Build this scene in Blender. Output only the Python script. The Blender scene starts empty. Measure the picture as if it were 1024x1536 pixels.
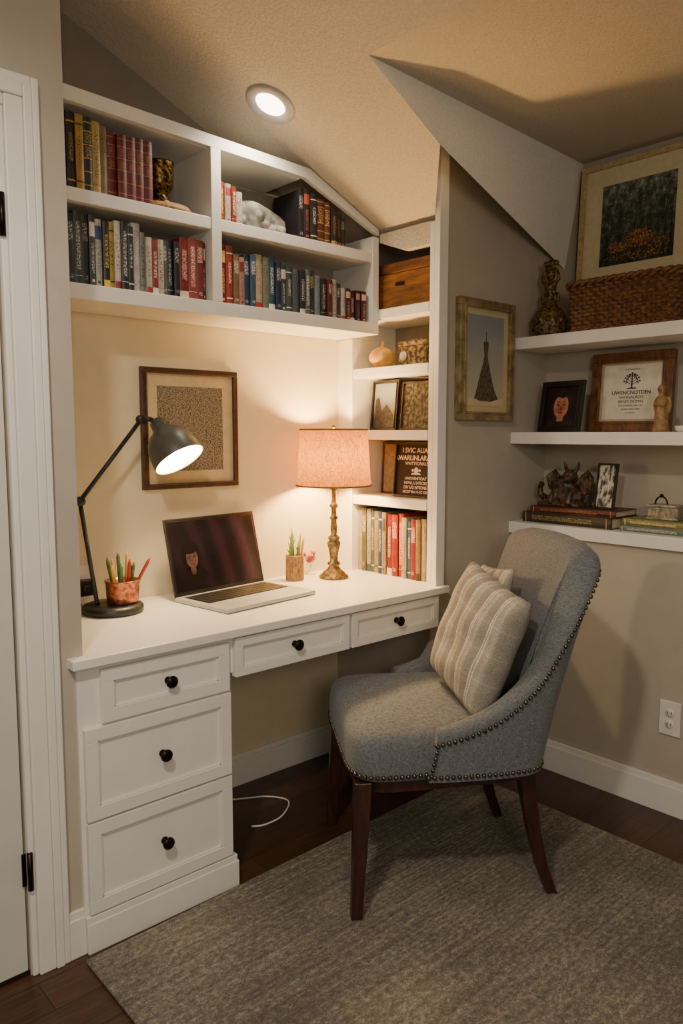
import bpy, math, random
import bmesh
from mathutils import Vector, Matrix, Euler
random.seed(7)
scene = bpy.context.scene
COL = scene.collection

# ------------------------------------------------------------------ helpers
def lin(h):
    out = []
    for i in (0, 2, 4):
        c = int(h[i:i+2], 16) / 255.0
        out.append(c/12.92 if c <= 0.04045 else ((c+0.055)/1.055)**2.4)
    return (out[0], out[1], out[2], 1.0)

def new_mat(name):
    m = bpy.data.materials.new(name)
    m.use_nodes = True
    nt = m.node_tree
    return m, nt, nt.nodes['Principled BSDF']

def coords(nt, scale=(1, 1, 1), rot=(0, 0, 0), kind='Object'):
    tc = nt.nodes.new('ShaderNodeTexCoord')
    mp = nt.nodes.new('ShaderNodeMapping')
    mp.inputs['Scale'].default_value = scale
    mp.inputs['Rotation'].default_value = rot
    nt.links.new(tc.outputs[kind], mp.inputs['Vector'])
    return mp.outputs['Vector']

def noise(nt, vec, scale, detail=4, rough=0.55):
    n = nt.nodes.new('ShaderNodeTexNoise')
    n.inputs['Scale'].default_value = scale
    n.inputs['Detail'].default_value = detail
    n.inputs['Roughness'].default_value = rough
    nt.links.new(vec, n.inputs['Vector'])
    return n.outputs['Fac']

def ramp(nt, fac, stops, const=False):
    r = nt.nodes.new('ShaderNodeValToRGB')
    if const:
        r.color_ramp.interpolation = 'CONSTANT'
    e = r.color_ramp.elements
    while len(e) < len(stops):
        e.new(0.5)
    for i, (p, c) in enumerate(stops):
        e[i].position = p
        e[i].color = c
    nt.links.new(fac, r.inputs['Fac'])
    return r.outputs['Color']

def add_bump(nt, b, h, strength=0.2, dist=0.002):
    n = nt.nodes.new('ShaderNodeBump')
    n.inputs['Strength'].default_value = strength
    n.inputs['Distance'].default_value = dist
    nt.links.new(h, n.inputs['Height'])
    nt.links.new(n.outputs['Normal'], b.inputs['Normal'])

def mathn(nt, op, a, bval):
    n = nt.nodes.new('ShaderNodeMath')
    n.operation = op
    if isinstance(a, (int, float)):
        n.inputs[0].default_value = a
    else:
        nt.links.new(a, n.inputs[0])
    if isinstance(bval, (int, float)):
        n.inputs[1].default_value = bval
    else:
        nt.links.new(bval, n.inputs[1])
    return n.outputs[0]

def noisy(name, c1, c2=None, scale=(1, 1, 1), ns=30, rough=0.55, metal=0.0, bump=0.0, dist=0.002,
          lo=0.35, hi=0.65, detail=4, rot=(0, 0, 0)):
    m, nt, b = new_mat(name)
    c2 = c2 or c1
    v = coords(nt, scale, rot)
    f = noise(nt, v, ns, detail)
    col = ramp(nt, f, [(lo, lin(c1)), (hi, lin(c2))])
    nt.links.new(col, b.inputs['Base Color'])
    b.inputs['Roughness'].default_value = rough
    b.inputs['Metallic'].default_value = metal
    if bump:
        add_bump(nt, b, f, bump, dist)
    return m

def emis(name, c, s):
    m, nt, b = new_mat(name)
    b.inputs['Base Color'].default_value = lin(c)
    b.inputs['Emission Color'].default_value = lin(c)
    b.inputs['Emission Strength'].default_value = s
    return m

FO = {}

def tag(o, label=None, cat=None, group=None, kind=None):
    if label: o['label'] = label
    if cat: o['category'] = cat
    if group: o['group'] = group
    if kind: o['kind'] = kind
    return o

def thing(name, label, cat, loc, rot=(0, 0, 0), local=False, group=None):
    e = bpy.data.objects.new(name, None)
    e.empty_display_size = 0.05
    e.location = loc
    e.rotation_euler = rot
    COL.objects.link(e)
    FO[e] = Vector((0, 0, 0)) if local else Vector(loc)
    return tag(e, label, cat, group)

class M:
    def __init__(s):
        s.v = []; s.f = []; s.mi = []; s.sm = []
    def add(s, vs, fs, mi=0, smooth=False, mat=None):
        o = len(s.v)
        for p in vs:
            p = Vector(p)
            s.v.append(mat @ p if mat is not None else p)
        for f in fs:
            s.f.append([i+o for i in f]); s.mi.append(mi); s.sm.append(smooth)
        return s
    def box(s, x0, x1, y0, y1, z0, z1, mi=0, mat=None):
        vs = [(x0,y0,z0),(x1,y0,z0),(x1,y1,z0),(x0,y1,z0),(x0,y0,z1),(x1,y0,z1),(x1,y1,z1),(x0,y1,z1)]
        fs = [(0,3,2,1),(4,5,6,7),(0,1,5,4),(1,2,6,5),(2,3,7,6),(3,0,4,7)]
        return s.add(vs, fs, mi, False, mat)
    def prism(s, pts, off, mi=0, mat=None):
        n = len(pts); off = Vector(off)
        vs = [Vector(p) for p in pts] + [Vector(p)+off for p in pts]
        fs = [tuple(range(n))[::-1], tuple(range(n, 2*n))]
        for i in range(n):
            j = (i+1) % n
            fs.append((i, j, n+j, n+i))
        return s.add(vs, fs, mi, False, mat)
    def lathe(s, prof, seg=32, mi=0, mat=None, mis=None):
        vs = []; rings = []
        for (r, z) in prof:
            if r <= 1e-6:
                rings.append([len(vs)]); vs.append((0, 0, z))
            else:
                rings.append(list(range(len(vs), len(vs)+seg)))
                for k in range(seg):
                    a = 2*math.pi*k/seg
                    vs.append((r*math.cos(a), r*math.sin(a), z))
        o = len(s.v)
        s.add(vs, [], mi, True, mat)
        for i in range(len(prof)-1):
            A, B = rings[i], rings[i+1]
            m_ = mis[i] if mis else mi
            for k in range(seg):
                k2 = (k+1) % seg
                if len(A) == 1 and len(B) == 1: continue
                if len(A) == 1: f = (A[0], B[k2], B[k])
                elif len(B) == 1: f = (A[k], A[k2], B[0])
                else: f = (A[k], A[k2], B[k2], B[k])
                s.f.append([q+o for q in f]); s.mi.append(m_); s.sm.append(True)
        return s
    def sphere(s, c, r, seg=16, rings=10, mi=0, mat=None):
        if isinstance(r, (int, float)): r = (r, r, r)
        T = Matrix.Translation(Vector(c)) @ Matrix.Diagonal((r[0], r[1], r[2], 1))
        if mat is not None: T = mat @ T
        prof = [(math.sin(math.pi*i/rings), -math.cos(math.pi*i/rings)) for i in range(rings+1)]
        prof[0] = (0, -1); prof[-1] = (0, 1)
        return s.lathe(prof, seg, mi, T)
    def tube(s, pts, rad, seg=12, mi=0, cap=True, mat=None):
        pts = [Vector(p) for p in pts]
        if isinstance(rad, (int, float)): rad = [rad]*len(pts)
        n = len(pts); vs = []
        t0 = (pts[1]-pts[0]).normalized()
        up = Vector((0, 0, 1)) if abs(t0.z) < 0.9 else Vector((1, 0, 0))
        u = t0.cross(up).normalized()
        for i, p in enumerate(pts):
            if i == 0: t = pts[1]-pts[0]
            elif i == n-1: t = pts[-1]-pts[-2]
            else: t = (pts[i+1]-pts[i]).normalized()+(pts[i]-pts[i-1]).normalized()
            t.normalize()
            u = (u - t*u.dot(t)).normalized()
            w = t.cross(u)
            for k in range(seg):
                a = 2*math.pi*k/seg
                vs.append(p+(u*math.cos(a)+w*math.sin(a))*rad[i])
        fs = []
        for i in range(n-1):
            for k in range(seg):
                k2 = (k+1) % seg
                fs.append((i*seg+k, i*seg+k2, (i+1)*seg+k2, (i+1)*seg+k))
        if cap:
            fs.append(tuple(range(seg))[::-1]); fs.append(tuple((n-1)*seg+k for k in range(seg)))
        return s.add(vs, fs, mi, True, mat)
    def grid(s, f, nu, nv, mi=0, closeu=False, mat=None, smooth=True):
        vs = []
        for i in range(nu):
            for j in range(nv):
                vs.append(f(i, j))
        fs = []
        for i in range(nu if closeu else nu-1):
            i2 = (i+1) % nu
            for j in range(nv-1):
                fs.append((i*nv+j, i2*nv+j, i2*nv+j+1, i*nv+j+1))
        return s.add(vs, fs, mi, smooth, mat)
    def loft(s, secs, mi=0):
        vs = []; fs = []
        for (c, hx, hy) in secs:
            for sx, sy in ((-1,-1),(1,-1),(1,1),(-1,1)):
                vs.append((c[0]+sx*hx, c[1]+sy*hy, c[2]))
        for i in range(len(secs)-1):
            for k in range(4):
                k2 = (k+1) % 4
                fs.append((i*4+k, i*4+k2, i*4+4+k2, i*4+4+k))
        fs.append((3,2,1,0)); n = (len(secs)-1)*4
        fs.append((n, n+1, n+2, n+3))
        return s.add(vs, fs, mi)
    def obj(s, name, mats, parent=None, origin=None, at=None, rot=None, bevel=0, seg=2, recalc=True):
        if not isinstance(mats, (list, tuple)): mats = [mats]
        if origin is None:
            xs = [p.x for p in s.v]; ys = [p.y for p in s.v]; zs = [p.z for p in s.v]
            origin = Vector(((min(xs)+max(xs))/2, (min(ys)+max(ys))/2, min(zs)))
        else:
            origin = Vector(origin)
        me = bpy.data.meshes.new(name)
        me.from_pydata([tuple(p-origin) for p in s.v], [], s.f)
        for m_ in mats: me.materials.append(m_)
        me.polygons.foreach_set('material_index', s.mi)
        me.polygons.foreach_set('use_smooth', s.sm)
        me.update()
        if recalc:
            bm = bmesh.new(); bm.from_mesh(me)
            bmesh.ops.recalc_face_normals(bm, faces=bm.faces)
            bm.to_mesh(me); bm.free()
        o = bpy.data.objects.new(name, me)
        COL.objects.link(o)
        if parent is not None:
            o.parent = parent
            o.location = origin - FO[parent]
            FO[o] = origin
        else:
            o.location = Vector(at) if at is not None else origin
            FO[o] = o.location.copy()
        if rot is not None: o.rotation_euler = rot
        if bevel:
            b = o.modifiers.new('Bevel', 'BEVEL')
            b.width = bevel; b.segments = seg; b.limit_method = 'ANGLE'; b.angle_limit = math.radians(40)
        return o

def Rx(d): return Matrix.Rotation(math.radians(d), 4, 'X')
def Ry(d): return Matrix.Rotation(math.radians(d), 4, 'Y')
def Rz(d): return Matrix.Rotation(math.radians(d), 4, 'Z')
def T(x, y, z): return Matrix.Translation((x, y, z))

def text_obj(name, body, size, parent, loc, rot, mat, extrude=0.0002, bold=0.0):
    cu = bpy.data.curves.new(name, 'FONT')
    cu.body = body; cu.size = size; cu.align_x = 'CENTER'; cu.extrude = extrude
    cu.offset = bold
    tmp = bpy.data.objects.new('tmp_text', cu)
    COL.objects.link(tmp)
    bpy.context.view_layer.update()
    dg = bpy.context.evaluated_depsgraph_get()
    me = bpy.data.meshes.new_from_object(tmp.evaluated_get(dg))
    bpy.data.objects.remove(tmp)
    me.materials.clear(); me.materials.append(mat)
    o = bpy.data.objects.new(name, me)
    COL.objects.link(o)
    o.parent = parent; o.location = loc; o.rotation_euler = rot
    return o

# ------------------------------------------------------------------ materials
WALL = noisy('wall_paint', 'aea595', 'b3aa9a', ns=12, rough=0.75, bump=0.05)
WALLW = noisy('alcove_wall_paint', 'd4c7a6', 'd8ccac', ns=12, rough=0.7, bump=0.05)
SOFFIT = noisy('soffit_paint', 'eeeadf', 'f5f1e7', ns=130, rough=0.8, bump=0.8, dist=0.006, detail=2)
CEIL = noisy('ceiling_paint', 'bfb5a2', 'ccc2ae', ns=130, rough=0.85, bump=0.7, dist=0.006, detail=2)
WHITE = noisy('white_trim_paint', 'dfdcd3', 'e4e1d9', ns=8, rough=0.42)
DOORW = noisy('door_paint', 'c8c5bc', 'cdcac1', ns=8, rough=0.4)
DESKW = noisy('desk_white_lacquer', 'e3ddd2', 'e8e3d9', ns=6, rough=0.32)
BRONZE = noisy('dark_bronze_metal', '1d1815', '332a24', ns=60, rough=0.35, metal=0.85)
LAMPBLK = noisy('lamp_black_metal', '2a2c2c', '3a3c3b', ns=40, rough=0.42, metal=0.5)
SHADEGR = noisy('lamp_charcoal_enamel', '454845', '555854', ns=20, rough=0.38, metal=0.3)
INNERW = noisy('shade_inner_white', 'd8cfbe', 'e0d8c8', ns=20, rough=0.5)
BRASS = noisy('antique_brass', '4e402a', '8f7a54', ns=90, rough=0.42, metal=0.75, bump=0.3)
DKWOOD = noisy('dark_walnut_leg', '2a1610', '40221a', scale=(14, 14, 1.4), ns=6, rough=0.35)
FRAMEBR = noisy('dark_brown_frame_wood', '3a2415', '54341f', scale=(6, 6, 6), ns=12, rough=0.4)
FRAMEBL = noisy('black_frame', '17130f', '241d17', ns=30, rough=0.4)
FRAMEGD = noisy('gold_leaf_frame', '7d6a48', 'b39c72', scale=(1, 1, 1), ns=26, rough=0.45, metal=0.45, bump=0.3)
FRAMELT = noisy('pale_oak_frame', 'b09567', 'cdb486', scale=(8, 2, 8), ns=10, rough=0.5)
FRAMECH = noisy('chestnut_frame', '4a2a15', '7a4c28', scale=(8, 8, 3), ns=9, rough=0.45, bump=0.2)
MATCR = noisy('cream_mat_board', 'bfac82', 'c8b68c', ns=40, rough=0.8)
MATLT = noisy('pale_mat_board', 'd2c49a', 'dacda6', ns=40, rough=0.8)
PAPER = noisy('aged_paper', 'cfc6b0', 'dfd8c6', ns=20, rough=0.85)
WICK = noisy('dark_wicker', '482a14', '875a32', scale=(1, 1, 1.5), ns=70, rough=0.6, bump=0.4)
WICKT = noisy('tan_wicker', '7a5a30', 'b08c54', ns=140, rough=0.65, bump=0.5)
BOXWD = noisy('stained_pine_box', '6e4420', '95622e', scale=(3, 1, 14), ns=5, rough=0.4, bump=0.1)
BOXDK = noisy('stained_pine_edge', '523014', '74481e', scale=(3, 1, 14), ns=5, rough=0.45)
COPPER = noisy('hammered_copper', '8a4a30', 'c98566', ns=80, rough=0.3, metal=0.85, bump=0.6)
BARK = noisy('bark_wood', '5a4225', '94744a', scale=(3, 3, 1), ns=60, rough=0.7, bump=0.5)
GREEN = noisy('leaf_green', '2f4a1e', '5e7a38', ns=40, rough=0.6)
PENY = noisy('pencil_yellow', 'c59a3a', 'd0a74a', ns=10, rough=0.5)
PENR = noisy('pencil_red', '9a2c22', 'b03a2c', ns=10, rough=0.5)
PENG = noisy('pencil_green', '3c6a3a', '54824a', ns=10, rough=0.5)
PENW = noisy('pencil_wood', 'b98a58', 'cba06c', ns=10, rough=0.6)
ALU = noisy('laptop_aluminium', 'a8abae', 'b3b6b8', ns=10, rough=0.4, metal=0.35)
KEYB = noisy('key_black', '15120f', '201b17', ns=20, rough=0.45)
PLASTB = noisy('black_plastic', '100e0c', '1c1917', ns=20, rough=0.4)
PLASTW = noisy('white_plastic', 'd8d5cc', 'e0ddd5', ns=10, rough=0.35)
STONE = noisy('antiqued_stone', '45423c', '9a968a', ns=20, rough=0.7, bump=0.6, detail=7, lo=.36, hi=.62)
STATUE = noisy('antique_bronze_statue', '2e2415', '8a7040', ns=110, rough=0.5, metal=0.5, bump=0.6, lo=0.4, hi=0.62)
DARKRES = noisy('dark_resin', '1e1611', '6a5440', ns=80, rough=0.45, metal=0.2, bump=0.5)
TANRES = noisy('tan_resin', '7a5830', 'a88454', ns=60, rough=0.55, bump=0.4)
GOURD = noisy('dried_gourd', 'b98636', 'dcae5e', scale=(1, 1, 0.3), ns=18, rough=0.4)
PAGES = noisy('book_pages', 'b9ab8a', 'd6cbb0', scale=(220, 1, 1), ns=4, rough=0.85)
NAIL = noisy('pewter_nailhead', '3c362e', '7a7266', ns=200, rough=0.35, metal=0.9)
GLASSY = noisy('tarnished_silver', '5a5850', 'a8a496', ns=70, rough=0.3, metal=0.6)

def mk_floor():
    m, nt, b = new_mat('dark_wood_planks')
    v = coords(nt)
    br = nt.nodes.new('ShaderNodeTexBrick')
    br.offset = 0.37
    br.inputs['Scale'].default_value = 1.0
    br.inputs['Brick Width'].default_value = 1.1
    br.inputs['Row Height'].default_value = 0.11
    br.inputs['Mortar Size'].default_value = 0.0015
    br.inputs['Color1'].default_value = lin('4c3121')
    br.inputs['Color2'].default_value = lin('392418')
    br.inputs['Mortar'].default_value = lin('180c07')
    nt.links.new(v, br.inputs['Vector'])
    v2 = coords(nt, (2, 30, 1))
    f = noise(nt, v2, 4, 7, 0.65)
    g = ramp(nt, f, [(0.3, (0.45, 0.42, 0.40, 1)), (0.7, (1.45, 1.4, 1.35, 1))])
    mx = nt.nodes.new('ShaderNodeMix'); mx.data_type = 'RGBA'; mx.blend_type = 'MULTIPLY'
    mx.inputs[0].default_value = 1.0
    nt.links.new(br.outputs['Color'], mx.inputs[6]); nt.links.new(g, mx.inputs[7])
    nt.links.new(mx.outputs[2], b.inputs['Base Color'])
    b.inputs['Roughness'].default_value = 0.33
    add_bump(nt, b, f, 0.08)
    return m
FLOOR = mk_floor()

def mk_rug():
    m, nt, b = new_mat('distressed_woven_rug')
    v = coords(nt, (1, 1, 1))
    n1 = noise(nt, coords(nt, (22, 30, 1)), 2.4, 9, 0.9)
    n2 = noise(nt, coords(nt, (95, 95, 1)), 4.0, 3, 0.9)
    n3 = noise(nt, coords(nt, (1.6, 22, 1)), 2.0, 3, 0.6)
    n4 = noise(nt, coords(nt, (1, 1, 1)), 2.2, 2, 0.5)
    a = mathn(nt, 'MULTIPLY', n1, 0.48)
    c = mathn(nt, 'MULTIPLY', n2, 0.28)
    d = mathn(nt, 'MULTIPLY', n3, 0.10)
    d2 = mathn(nt, 'MULTIPLY', n4, 0.14)
    s_ = mathn(nt, 'ADD', mathn(nt, 'ADD', mathn(nt, 'ADD', a, c), d), d2)
    col = ramp(nt, s_, [(0.43, lin('5c564e')), (0.49, lin('7d766b')), (0.52, lin('9e9586')), (0.57, lin('d2c6aa'))])
    nt.links.new(col, b.inputs['Base Color'])
    b.inputs['Roughness'].default_value = 0.95
    w = nt.nodes.new('ShaderNodeTexWave'); w.bands_direction = 'Y'
    w.inputs['Scale'].default_value = 22; w.inputs['Distortion'].default_value = 2.0
    nt.links.new(v, w.inputs['Vector'])
    h = mathn(nt, 'ADD', mathn(nt, 'MULTIPLY', w.outputs['Fac'], 0.45), n2)
    add_bump(nt, b, h, 1.0, 0.005)
    return m
RUG = mk_rug()

def mk_fabric(name, c1, c2, s1=1.0):
    m, nt, b = new_mat(name)
    a = noise(nt, coords(nt, (420*s1, 420*s1, 60*s1)), 1.6, 2, 0.6)
    c = noise(nt, coords(nt, (60*s1, 60*s1, 420*s1)), 1.6, 2, 0.6)
    s_ = mathn(nt, 'MULTIPLY', mathn(nt, 'ADD', a, c), 0.5)
    col = ramp(nt, s_, [(0.38, lin(c1)), (0.62, lin(c2))])
    nt.links.new(col, b.inputs['Base Color'])
    b.inputs['Roughness'].default_value = 0.92
    b.inputs['Sheen Weight'].default_value = 0.12
    add_bump(nt, b, s_, 0.35, 0.0015)
    return m
FABRIC = mk_fabric('blue_grey_tweed', '43474a', '75797b')

def mk_pillow():
    m, nt, b = new_mat('striped_linen')
    tc = nt.nodes.new('ShaderNodeTexCoord')
    sp = nt.nodes.new('ShaderNodeSeparateXYZ')
    nt.links.new(tc.outputs['Object'], sp.inputs[0])
    jit = mathn(nt, 'MULTIPLY', mathn(nt, 'SUBTRACT', noise(nt, coords(nt, (60, 60, 12)), 1.0, 2), 0.5), 0.010)
    fr = mathn(nt, 'FRACT', mathn(nt, 'ADD', mathn(nt, 'MULTIPLY', mathn(nt, 'ADD', sp.outputs['X'], jit), 15.0), 10.2), 0)
    col = ramp(nt, fr, [(0.0, lin('8f8a80')), (0.05, lin('dcd7cb')), (0.10, lin('837e74')), (0.16, lin('d4cfc2')), (0.21, lin('9b9588')),
                        (0.45, lin('aca698')), (0.60, lin('8f897d')), (0.85, lin('8a8479'))])
    fz = mathn(nt, 'FRACT', mathn(nt, 'ADD', mathn(nt, 'MULTIPLY', mathn(nt, 'ADD', sp.outputs['Z'], jit), 13.0), 10.0), 0)
    gz = ramp(nt, fz, [(0.0, (1, 1, 1, 1)), (0.06, (1.2, 1.2, 1.18, 1)), (0.12, (1, 1, 1, 1)), (0.5, (0.90, 0.90, 0.90, 1)), (0.9, (1, 1, 1, 1))])
    f = noise(nt, coords(nt, (220, 220, 220)), 1.2, 3)
    g = ramp(nt, f, [(0.35, (0.72, 0.72, 0.72, 1)), (0.65, (1.18, 1.18, 1.18, 1))])
    mx = nt.nodes.new('ShaderNodeMix'); mx.data_type = 'RGBA'; mx.blend_type = 'MULTIPLY'
    mx.inputs[0].default_value = 1.0
    nt.links.new(col, mx.inputs[6]); nt.links.new(g, mx.inputs[7])
    mx2 = nt.nodes.new('ShaderNodeMix'); mx2.data_type = 'RGBA'; mx2.blend_type = 'MULTIPLY'
    mx2.inputs[0].default_value = 1.0
    nt.links.new(mx.outputs[2], mx2.inputs[6]); nt.links.new(gz, mx2.inputs[7])
    nt.links.new(mx2.outputs[2], b.inputs['Base Color'])
    b.inputs['Roughness'].default_value = 0.9
    add_bump(nt, b, f, 0.4, 0.002)
    return m
PILLOW = mk_pillow()

def mk_shade():
    m = bpy.data.materials.new('burlap_lamp_shade'); m.use_nodes = True
    nt = m.node_tree; nt.nodes.clear()
    out = nt.nodes.new('ShaderNodeOutputMaterial')
    d = nt.nodes.new('ShaderNodeBsdfDiffuse'); t = nt.nodes.new('ShaderNodeBsdfTranslucent')
    mx = nt.nodes.new('ShaderNodeMixShader'); mx.inputs[0].default_value = 0.22
    a = noise(nt, coords(nt, (60, 60, 420)), 1.5, 2); c = noise(nt, coords(nt, (420, 420, 30)), 1.5, 2)
    s_ = mathn(nt, 'MULTIPLY', mathn(nt, 'ADD', a, c), 0.5)
    col = ramp(nt, s_, [(0.36, lin('553610')), (0.62, lin('a06c28'))])
    nt.links.new(col, d.inputs['Color']); nt.links.new(col, t.inputs['Color'])
    nt.links.new(d.outputs[0], mx.inputs[1]); nt.links.new(t.outputs[0], mx.inputs[2])
    nt.links.new(mx.outputs[0], out.inputs['Surface'])
    return m
SHADE = mk_shade()

def mk_marks(name, bg, ink, sc=(60, 60, 160), thr=0.52, soft=0.03):
    m, nt, b = new_mat(name)
    f = noise(nt, coords(nt, sc), 2.0, 3, 0.6)
    col = ramp(nt, f, [(thr-soft, lin(bg)), (thr+soft, lin(ink))])
    nt.links.new(col, b.inputs['Base Color'])
    b.inputs['Roughness'].default_value = 0.6
    return m

# ------------------------------------------------------------------ room shell
def struct(o, extra=None):
    o['kind'] = 'structure'; return o

HT = 2.70
struct(M().box(-2.0, 3.2, -1.6, 2.45, -0.05, 0.0).obj('floor', FLOOR))
def zS(x): return 2.44-0.44*(x-1.165)
XL = 0.95
AP = (1.485, 1.545, zS(1.485)); K = (1.81, 1.572, zS(1.81)); PB = (2.05, 1.80, zS(2.05)); PT = (2.05, 1.80, 2.31); PR = (2.10, 1.80, 2.30)
E = (2.86, 1.80, 1.975); TR_ = (2.98, 1.80, 2.42)
m = M()
m.add([(XL, -1.6, zS(XL)), (1.485, -1.6, zS(1.485)), (1.485, 1.545, zS(1.485)), (1.485, 2.42, zS(1.485)), (XL, 2.42, zS(XL))], [(0, 1, 2, 3, 4)])
m.add([AP, K, PB, (2.05, 2.42, zS(2.05)), (1.485, 2.42, zS(1.485))], [(0, 1, 2, 3, 4)])
m.add([(2.05, 1.8, zS(2.05)), (2.42, 1.8, zS(2.42)), (2.42, 2.42, zS(2.42)), (2.05, 2.42, zS(2.05))], [(0, 1, 2, 3)])
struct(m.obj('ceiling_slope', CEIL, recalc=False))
m = M()
m.add([(1.485, -1.6, AP[2]), (3.10, -1.6, 2.43), (3.10, 1.82, 2.43), TR_, AP], [(0, 1, 2, 3, 4)])
m.add([(-2.0, -1.6, zS(XL)), (XL, -1.6, zS(XL)), (XL, 2.42, zS(XL)), (-2.0, 2.42, zS(XL))], [(0, 1, 2, 3)])
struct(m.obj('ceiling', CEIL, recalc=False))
m = M()
m.add([AP, K, E, TR_], [(0, 1, 3), (1, 2, 3)])
m.add([K, PR, E], [(0, 1, 2)])
m.add([K, PB, PT, PR], [(0, 1, 2), (0, 2, 3)])
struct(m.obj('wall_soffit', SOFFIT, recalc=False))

m = M()
m.box(0.60, 0.755, 1.785, 2.42, 0, HT)
m.box(-0.22, 0.60, 1.785, 1.90, 2.02, HT)
m.box(-2.0, -0.22, 1.785, 1.90, 0, HT)
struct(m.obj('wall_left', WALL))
m = M()
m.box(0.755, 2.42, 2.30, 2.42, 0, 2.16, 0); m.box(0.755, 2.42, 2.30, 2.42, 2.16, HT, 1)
struct(m.obj('wall_back', [WALLW, noisy('upper_wall_shade', '7c7466', '82796b', ns=12, rough=0.8)]))  # upper wall colour darkened to carry the shade above the bookcase
m = M()
m.box(2.095, 3.10, 1.80, 1.82, 0, HT)
m.box(2.05, 2.095, 1.80, 2.30, 0, 0.735)
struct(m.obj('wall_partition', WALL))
m = M()
m.box(2.53, 3.10, -1.6, 1.80, 0, 0.912)
m.box(2.75, 3.10, -1.6, 1.80, 0.912, 1.622)
m.box(2.98, 3.10, -1.6, 1.80, 1.622, HT)
struct(m.obj('wall_right', WALL))

def base(name, x0, x1, y0, y1, face):
    m = M()
    m.box(x0, x1, y0, y1, 0, 0.10)
    if face == 'y': m.box(x0, x1, y0+0.006, y1, 0.10, 0.118)
    else: m.box(x0+0.006, x1, y0, y1, 0.10, 0.118)
    struct(m.obj(name, WHITE, bevel=0.002))
base('baseboard_left', 0.692, 0.733, 1.768, 1.785, 'y')
base('baseboard_right', 2.512, 2.53, -1.6, 1.80, 'x')
base('baseboard_partition', 2.05, 2.512, 1.783, 1.80, 'y')
base('baseboard_back', 1.18, 2.05, 2.284, 2.30, 'y')

m = M()
m.box(-0.21, 0.596, 1.790, 1.83, 0.012, 2.005)
for (a, b_) in ((0.16, 0.86), (1.02, 1.88)):
    m.box(-0.10, 0.48, 1.784, 1.791, a, a+0.03); m.box(-0.10, 0.48, 1.784, 1.791, b_-0.03, b_)
    m.box(-0.10, -0.07, 1.784, 1.791, a+0.03, b_-0.03); m.box(0.45, 0.48, 1.784, 1.791, a+0.03, b_-0.03)
door = struct(m.obj('door_1', DOORW, bevel=0.002))
for z in (0.268, 1.775):
    m = M()
    m.box(0.590, 0.606, 1.7855, 1.7895, z-0.040, z+0.040)
    m.lathe([(0, -0.046), (0.007, -0.046), (0.007, 0.046), (0, 0.046)], 12, 0, T(0.604, 1.772, z))
    m.obj('hinge', BRONZE, parent=door)
m = M()
m.box(0.602, 0.616, 1.775, 1.90, 0, 2.02)
m.box(0.616, 0.656, 1.767, 1.785, 0, 2.03)
m.box(0.656, 0.676, 1.762, 1.785, 0, 2.058)
m.box(0.676, 0.692, 1.766, 1.785, 0, 2.078)
m.box(-0.24, 0.616, 1.770, 1.785, 2.005, 2.03)
m.box(-0.30, 0.656, 1.762, 1.785, 2.03, 2.058)
m.box(-0.30, 0.676, 1.766, 1.785, 2.058, 2.078)
m.box(-0.30, -0.22, 1.768, 1.785, 0, 2.005)
struct(m.obj('trim_1', WHITE, bevel=0.003))
struct(M().box(-0.22, 0.602, 1.79, 1.90, 0.0, 0.010).obj('trim_2', noisy('threshold_dark', '1a0e08', '24140c', rough=0.5)))

# ------------------------------------------------------------------ desk
wt = M()
wt.box(0.715, 2.095, 1.748, 2.30, 0.735, 0.76)
wt.box(2.095, 2.30, 1.82, 2.30, 0.735, 0.76)
o = wt.obj('worktop', DESKW, bevel=0.003)
tag(o, 'long white lacquered built-in desk worktop in an alcove', 'desk')

def drawer(parent, x0, x1, z0, z1, y, rail=0.034, label=None):
    m = M()
    m.box(x0, x1, y, y+0.02, z1-rail, z1); m.box(x0, x1, y, y+0.02, z0, z0+rail)
    m.box(x0, x0+rail, y, y+0.02, z0+rail, z1-rail); m.box(x1-rail, x1, y, y+0.02, z0+rail, z1-rail)
    m.box(x0+rail, x1-rail, y+0.009, y+0.02, z0+rail, z1-rail)
    q = 0.005
    m.box(x0+rail, x1-rail, y+0.004, y+0.009, z1-rail-q, z1-rail); m.box(x0+rail, x1-rail, y+0.004, y+0.009, z0+rail, z0+rail+q)
    m.box(x0+rail, x0+rail+q, y+0.004, y+0.009, z0+rail, z1-rail); m.box(x1-rail-q, x1-rail, y+0.004, y+0.009, z0+rail, z1-rail)
    d = m.obj('drawer', WHITE, parent=parent, bevel=0.0012)
    k = M()
    k.lathe([(0, 0.0), (0.010, 0.0), (0.010, 0.003), (0.005, 0.006), (0.005, 0.014), (0.012, 0.017), (0.0165, 0.022),
             (0.0165, 0.026), (0.012, 0.030), (0.0, 0.031)], 24, 0, T((x0+x1)/2, y+0.009, (z0+z1)/2) @ Rx(90))
    k.obj('knob', BRONZE, parent=d)

ped = thing('drawer_pedestal', 'white three-drawer desk pedestal with shaker fronts and dark knobs', 'cabinet', (0.955, 1.95, 0))
m = M()
m.box(0.733, 1.177, 1.775, 2.28, 0.095, 0.735)
m.obj('body', WHITE, parent=ped, bevel=0.002)
m = M()
m.box(0.733, 1.186, 1.757, 2.285, 0, 0.078)
m.box(0.733, 1.183, 1.761, 2.285, 0.078, 0.095)
m.obj('plinth', WHITE, parent=ped, bevel=0.002)
drawer(ped, 0.790, 1.165, 0.585, 0.722, 1.762)
drawer(ped, 0.743, 1.168, 0.342, 0.578, 1.760)
drawer(ped, 0.743, 1.168, 0.100, 0.336, 1.760)
apr = thing('drawer_unit', 'white slim two-drawer unit mounted under the desk worktop', 'drawers', (1.61, 1.95, 0.62))
m = M(); m.box(1.178, 2.050, 1.776, 2.20, 0.628, 0.735); m.obj('body', WHITE, parent=apr, bevel=0.002)
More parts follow.
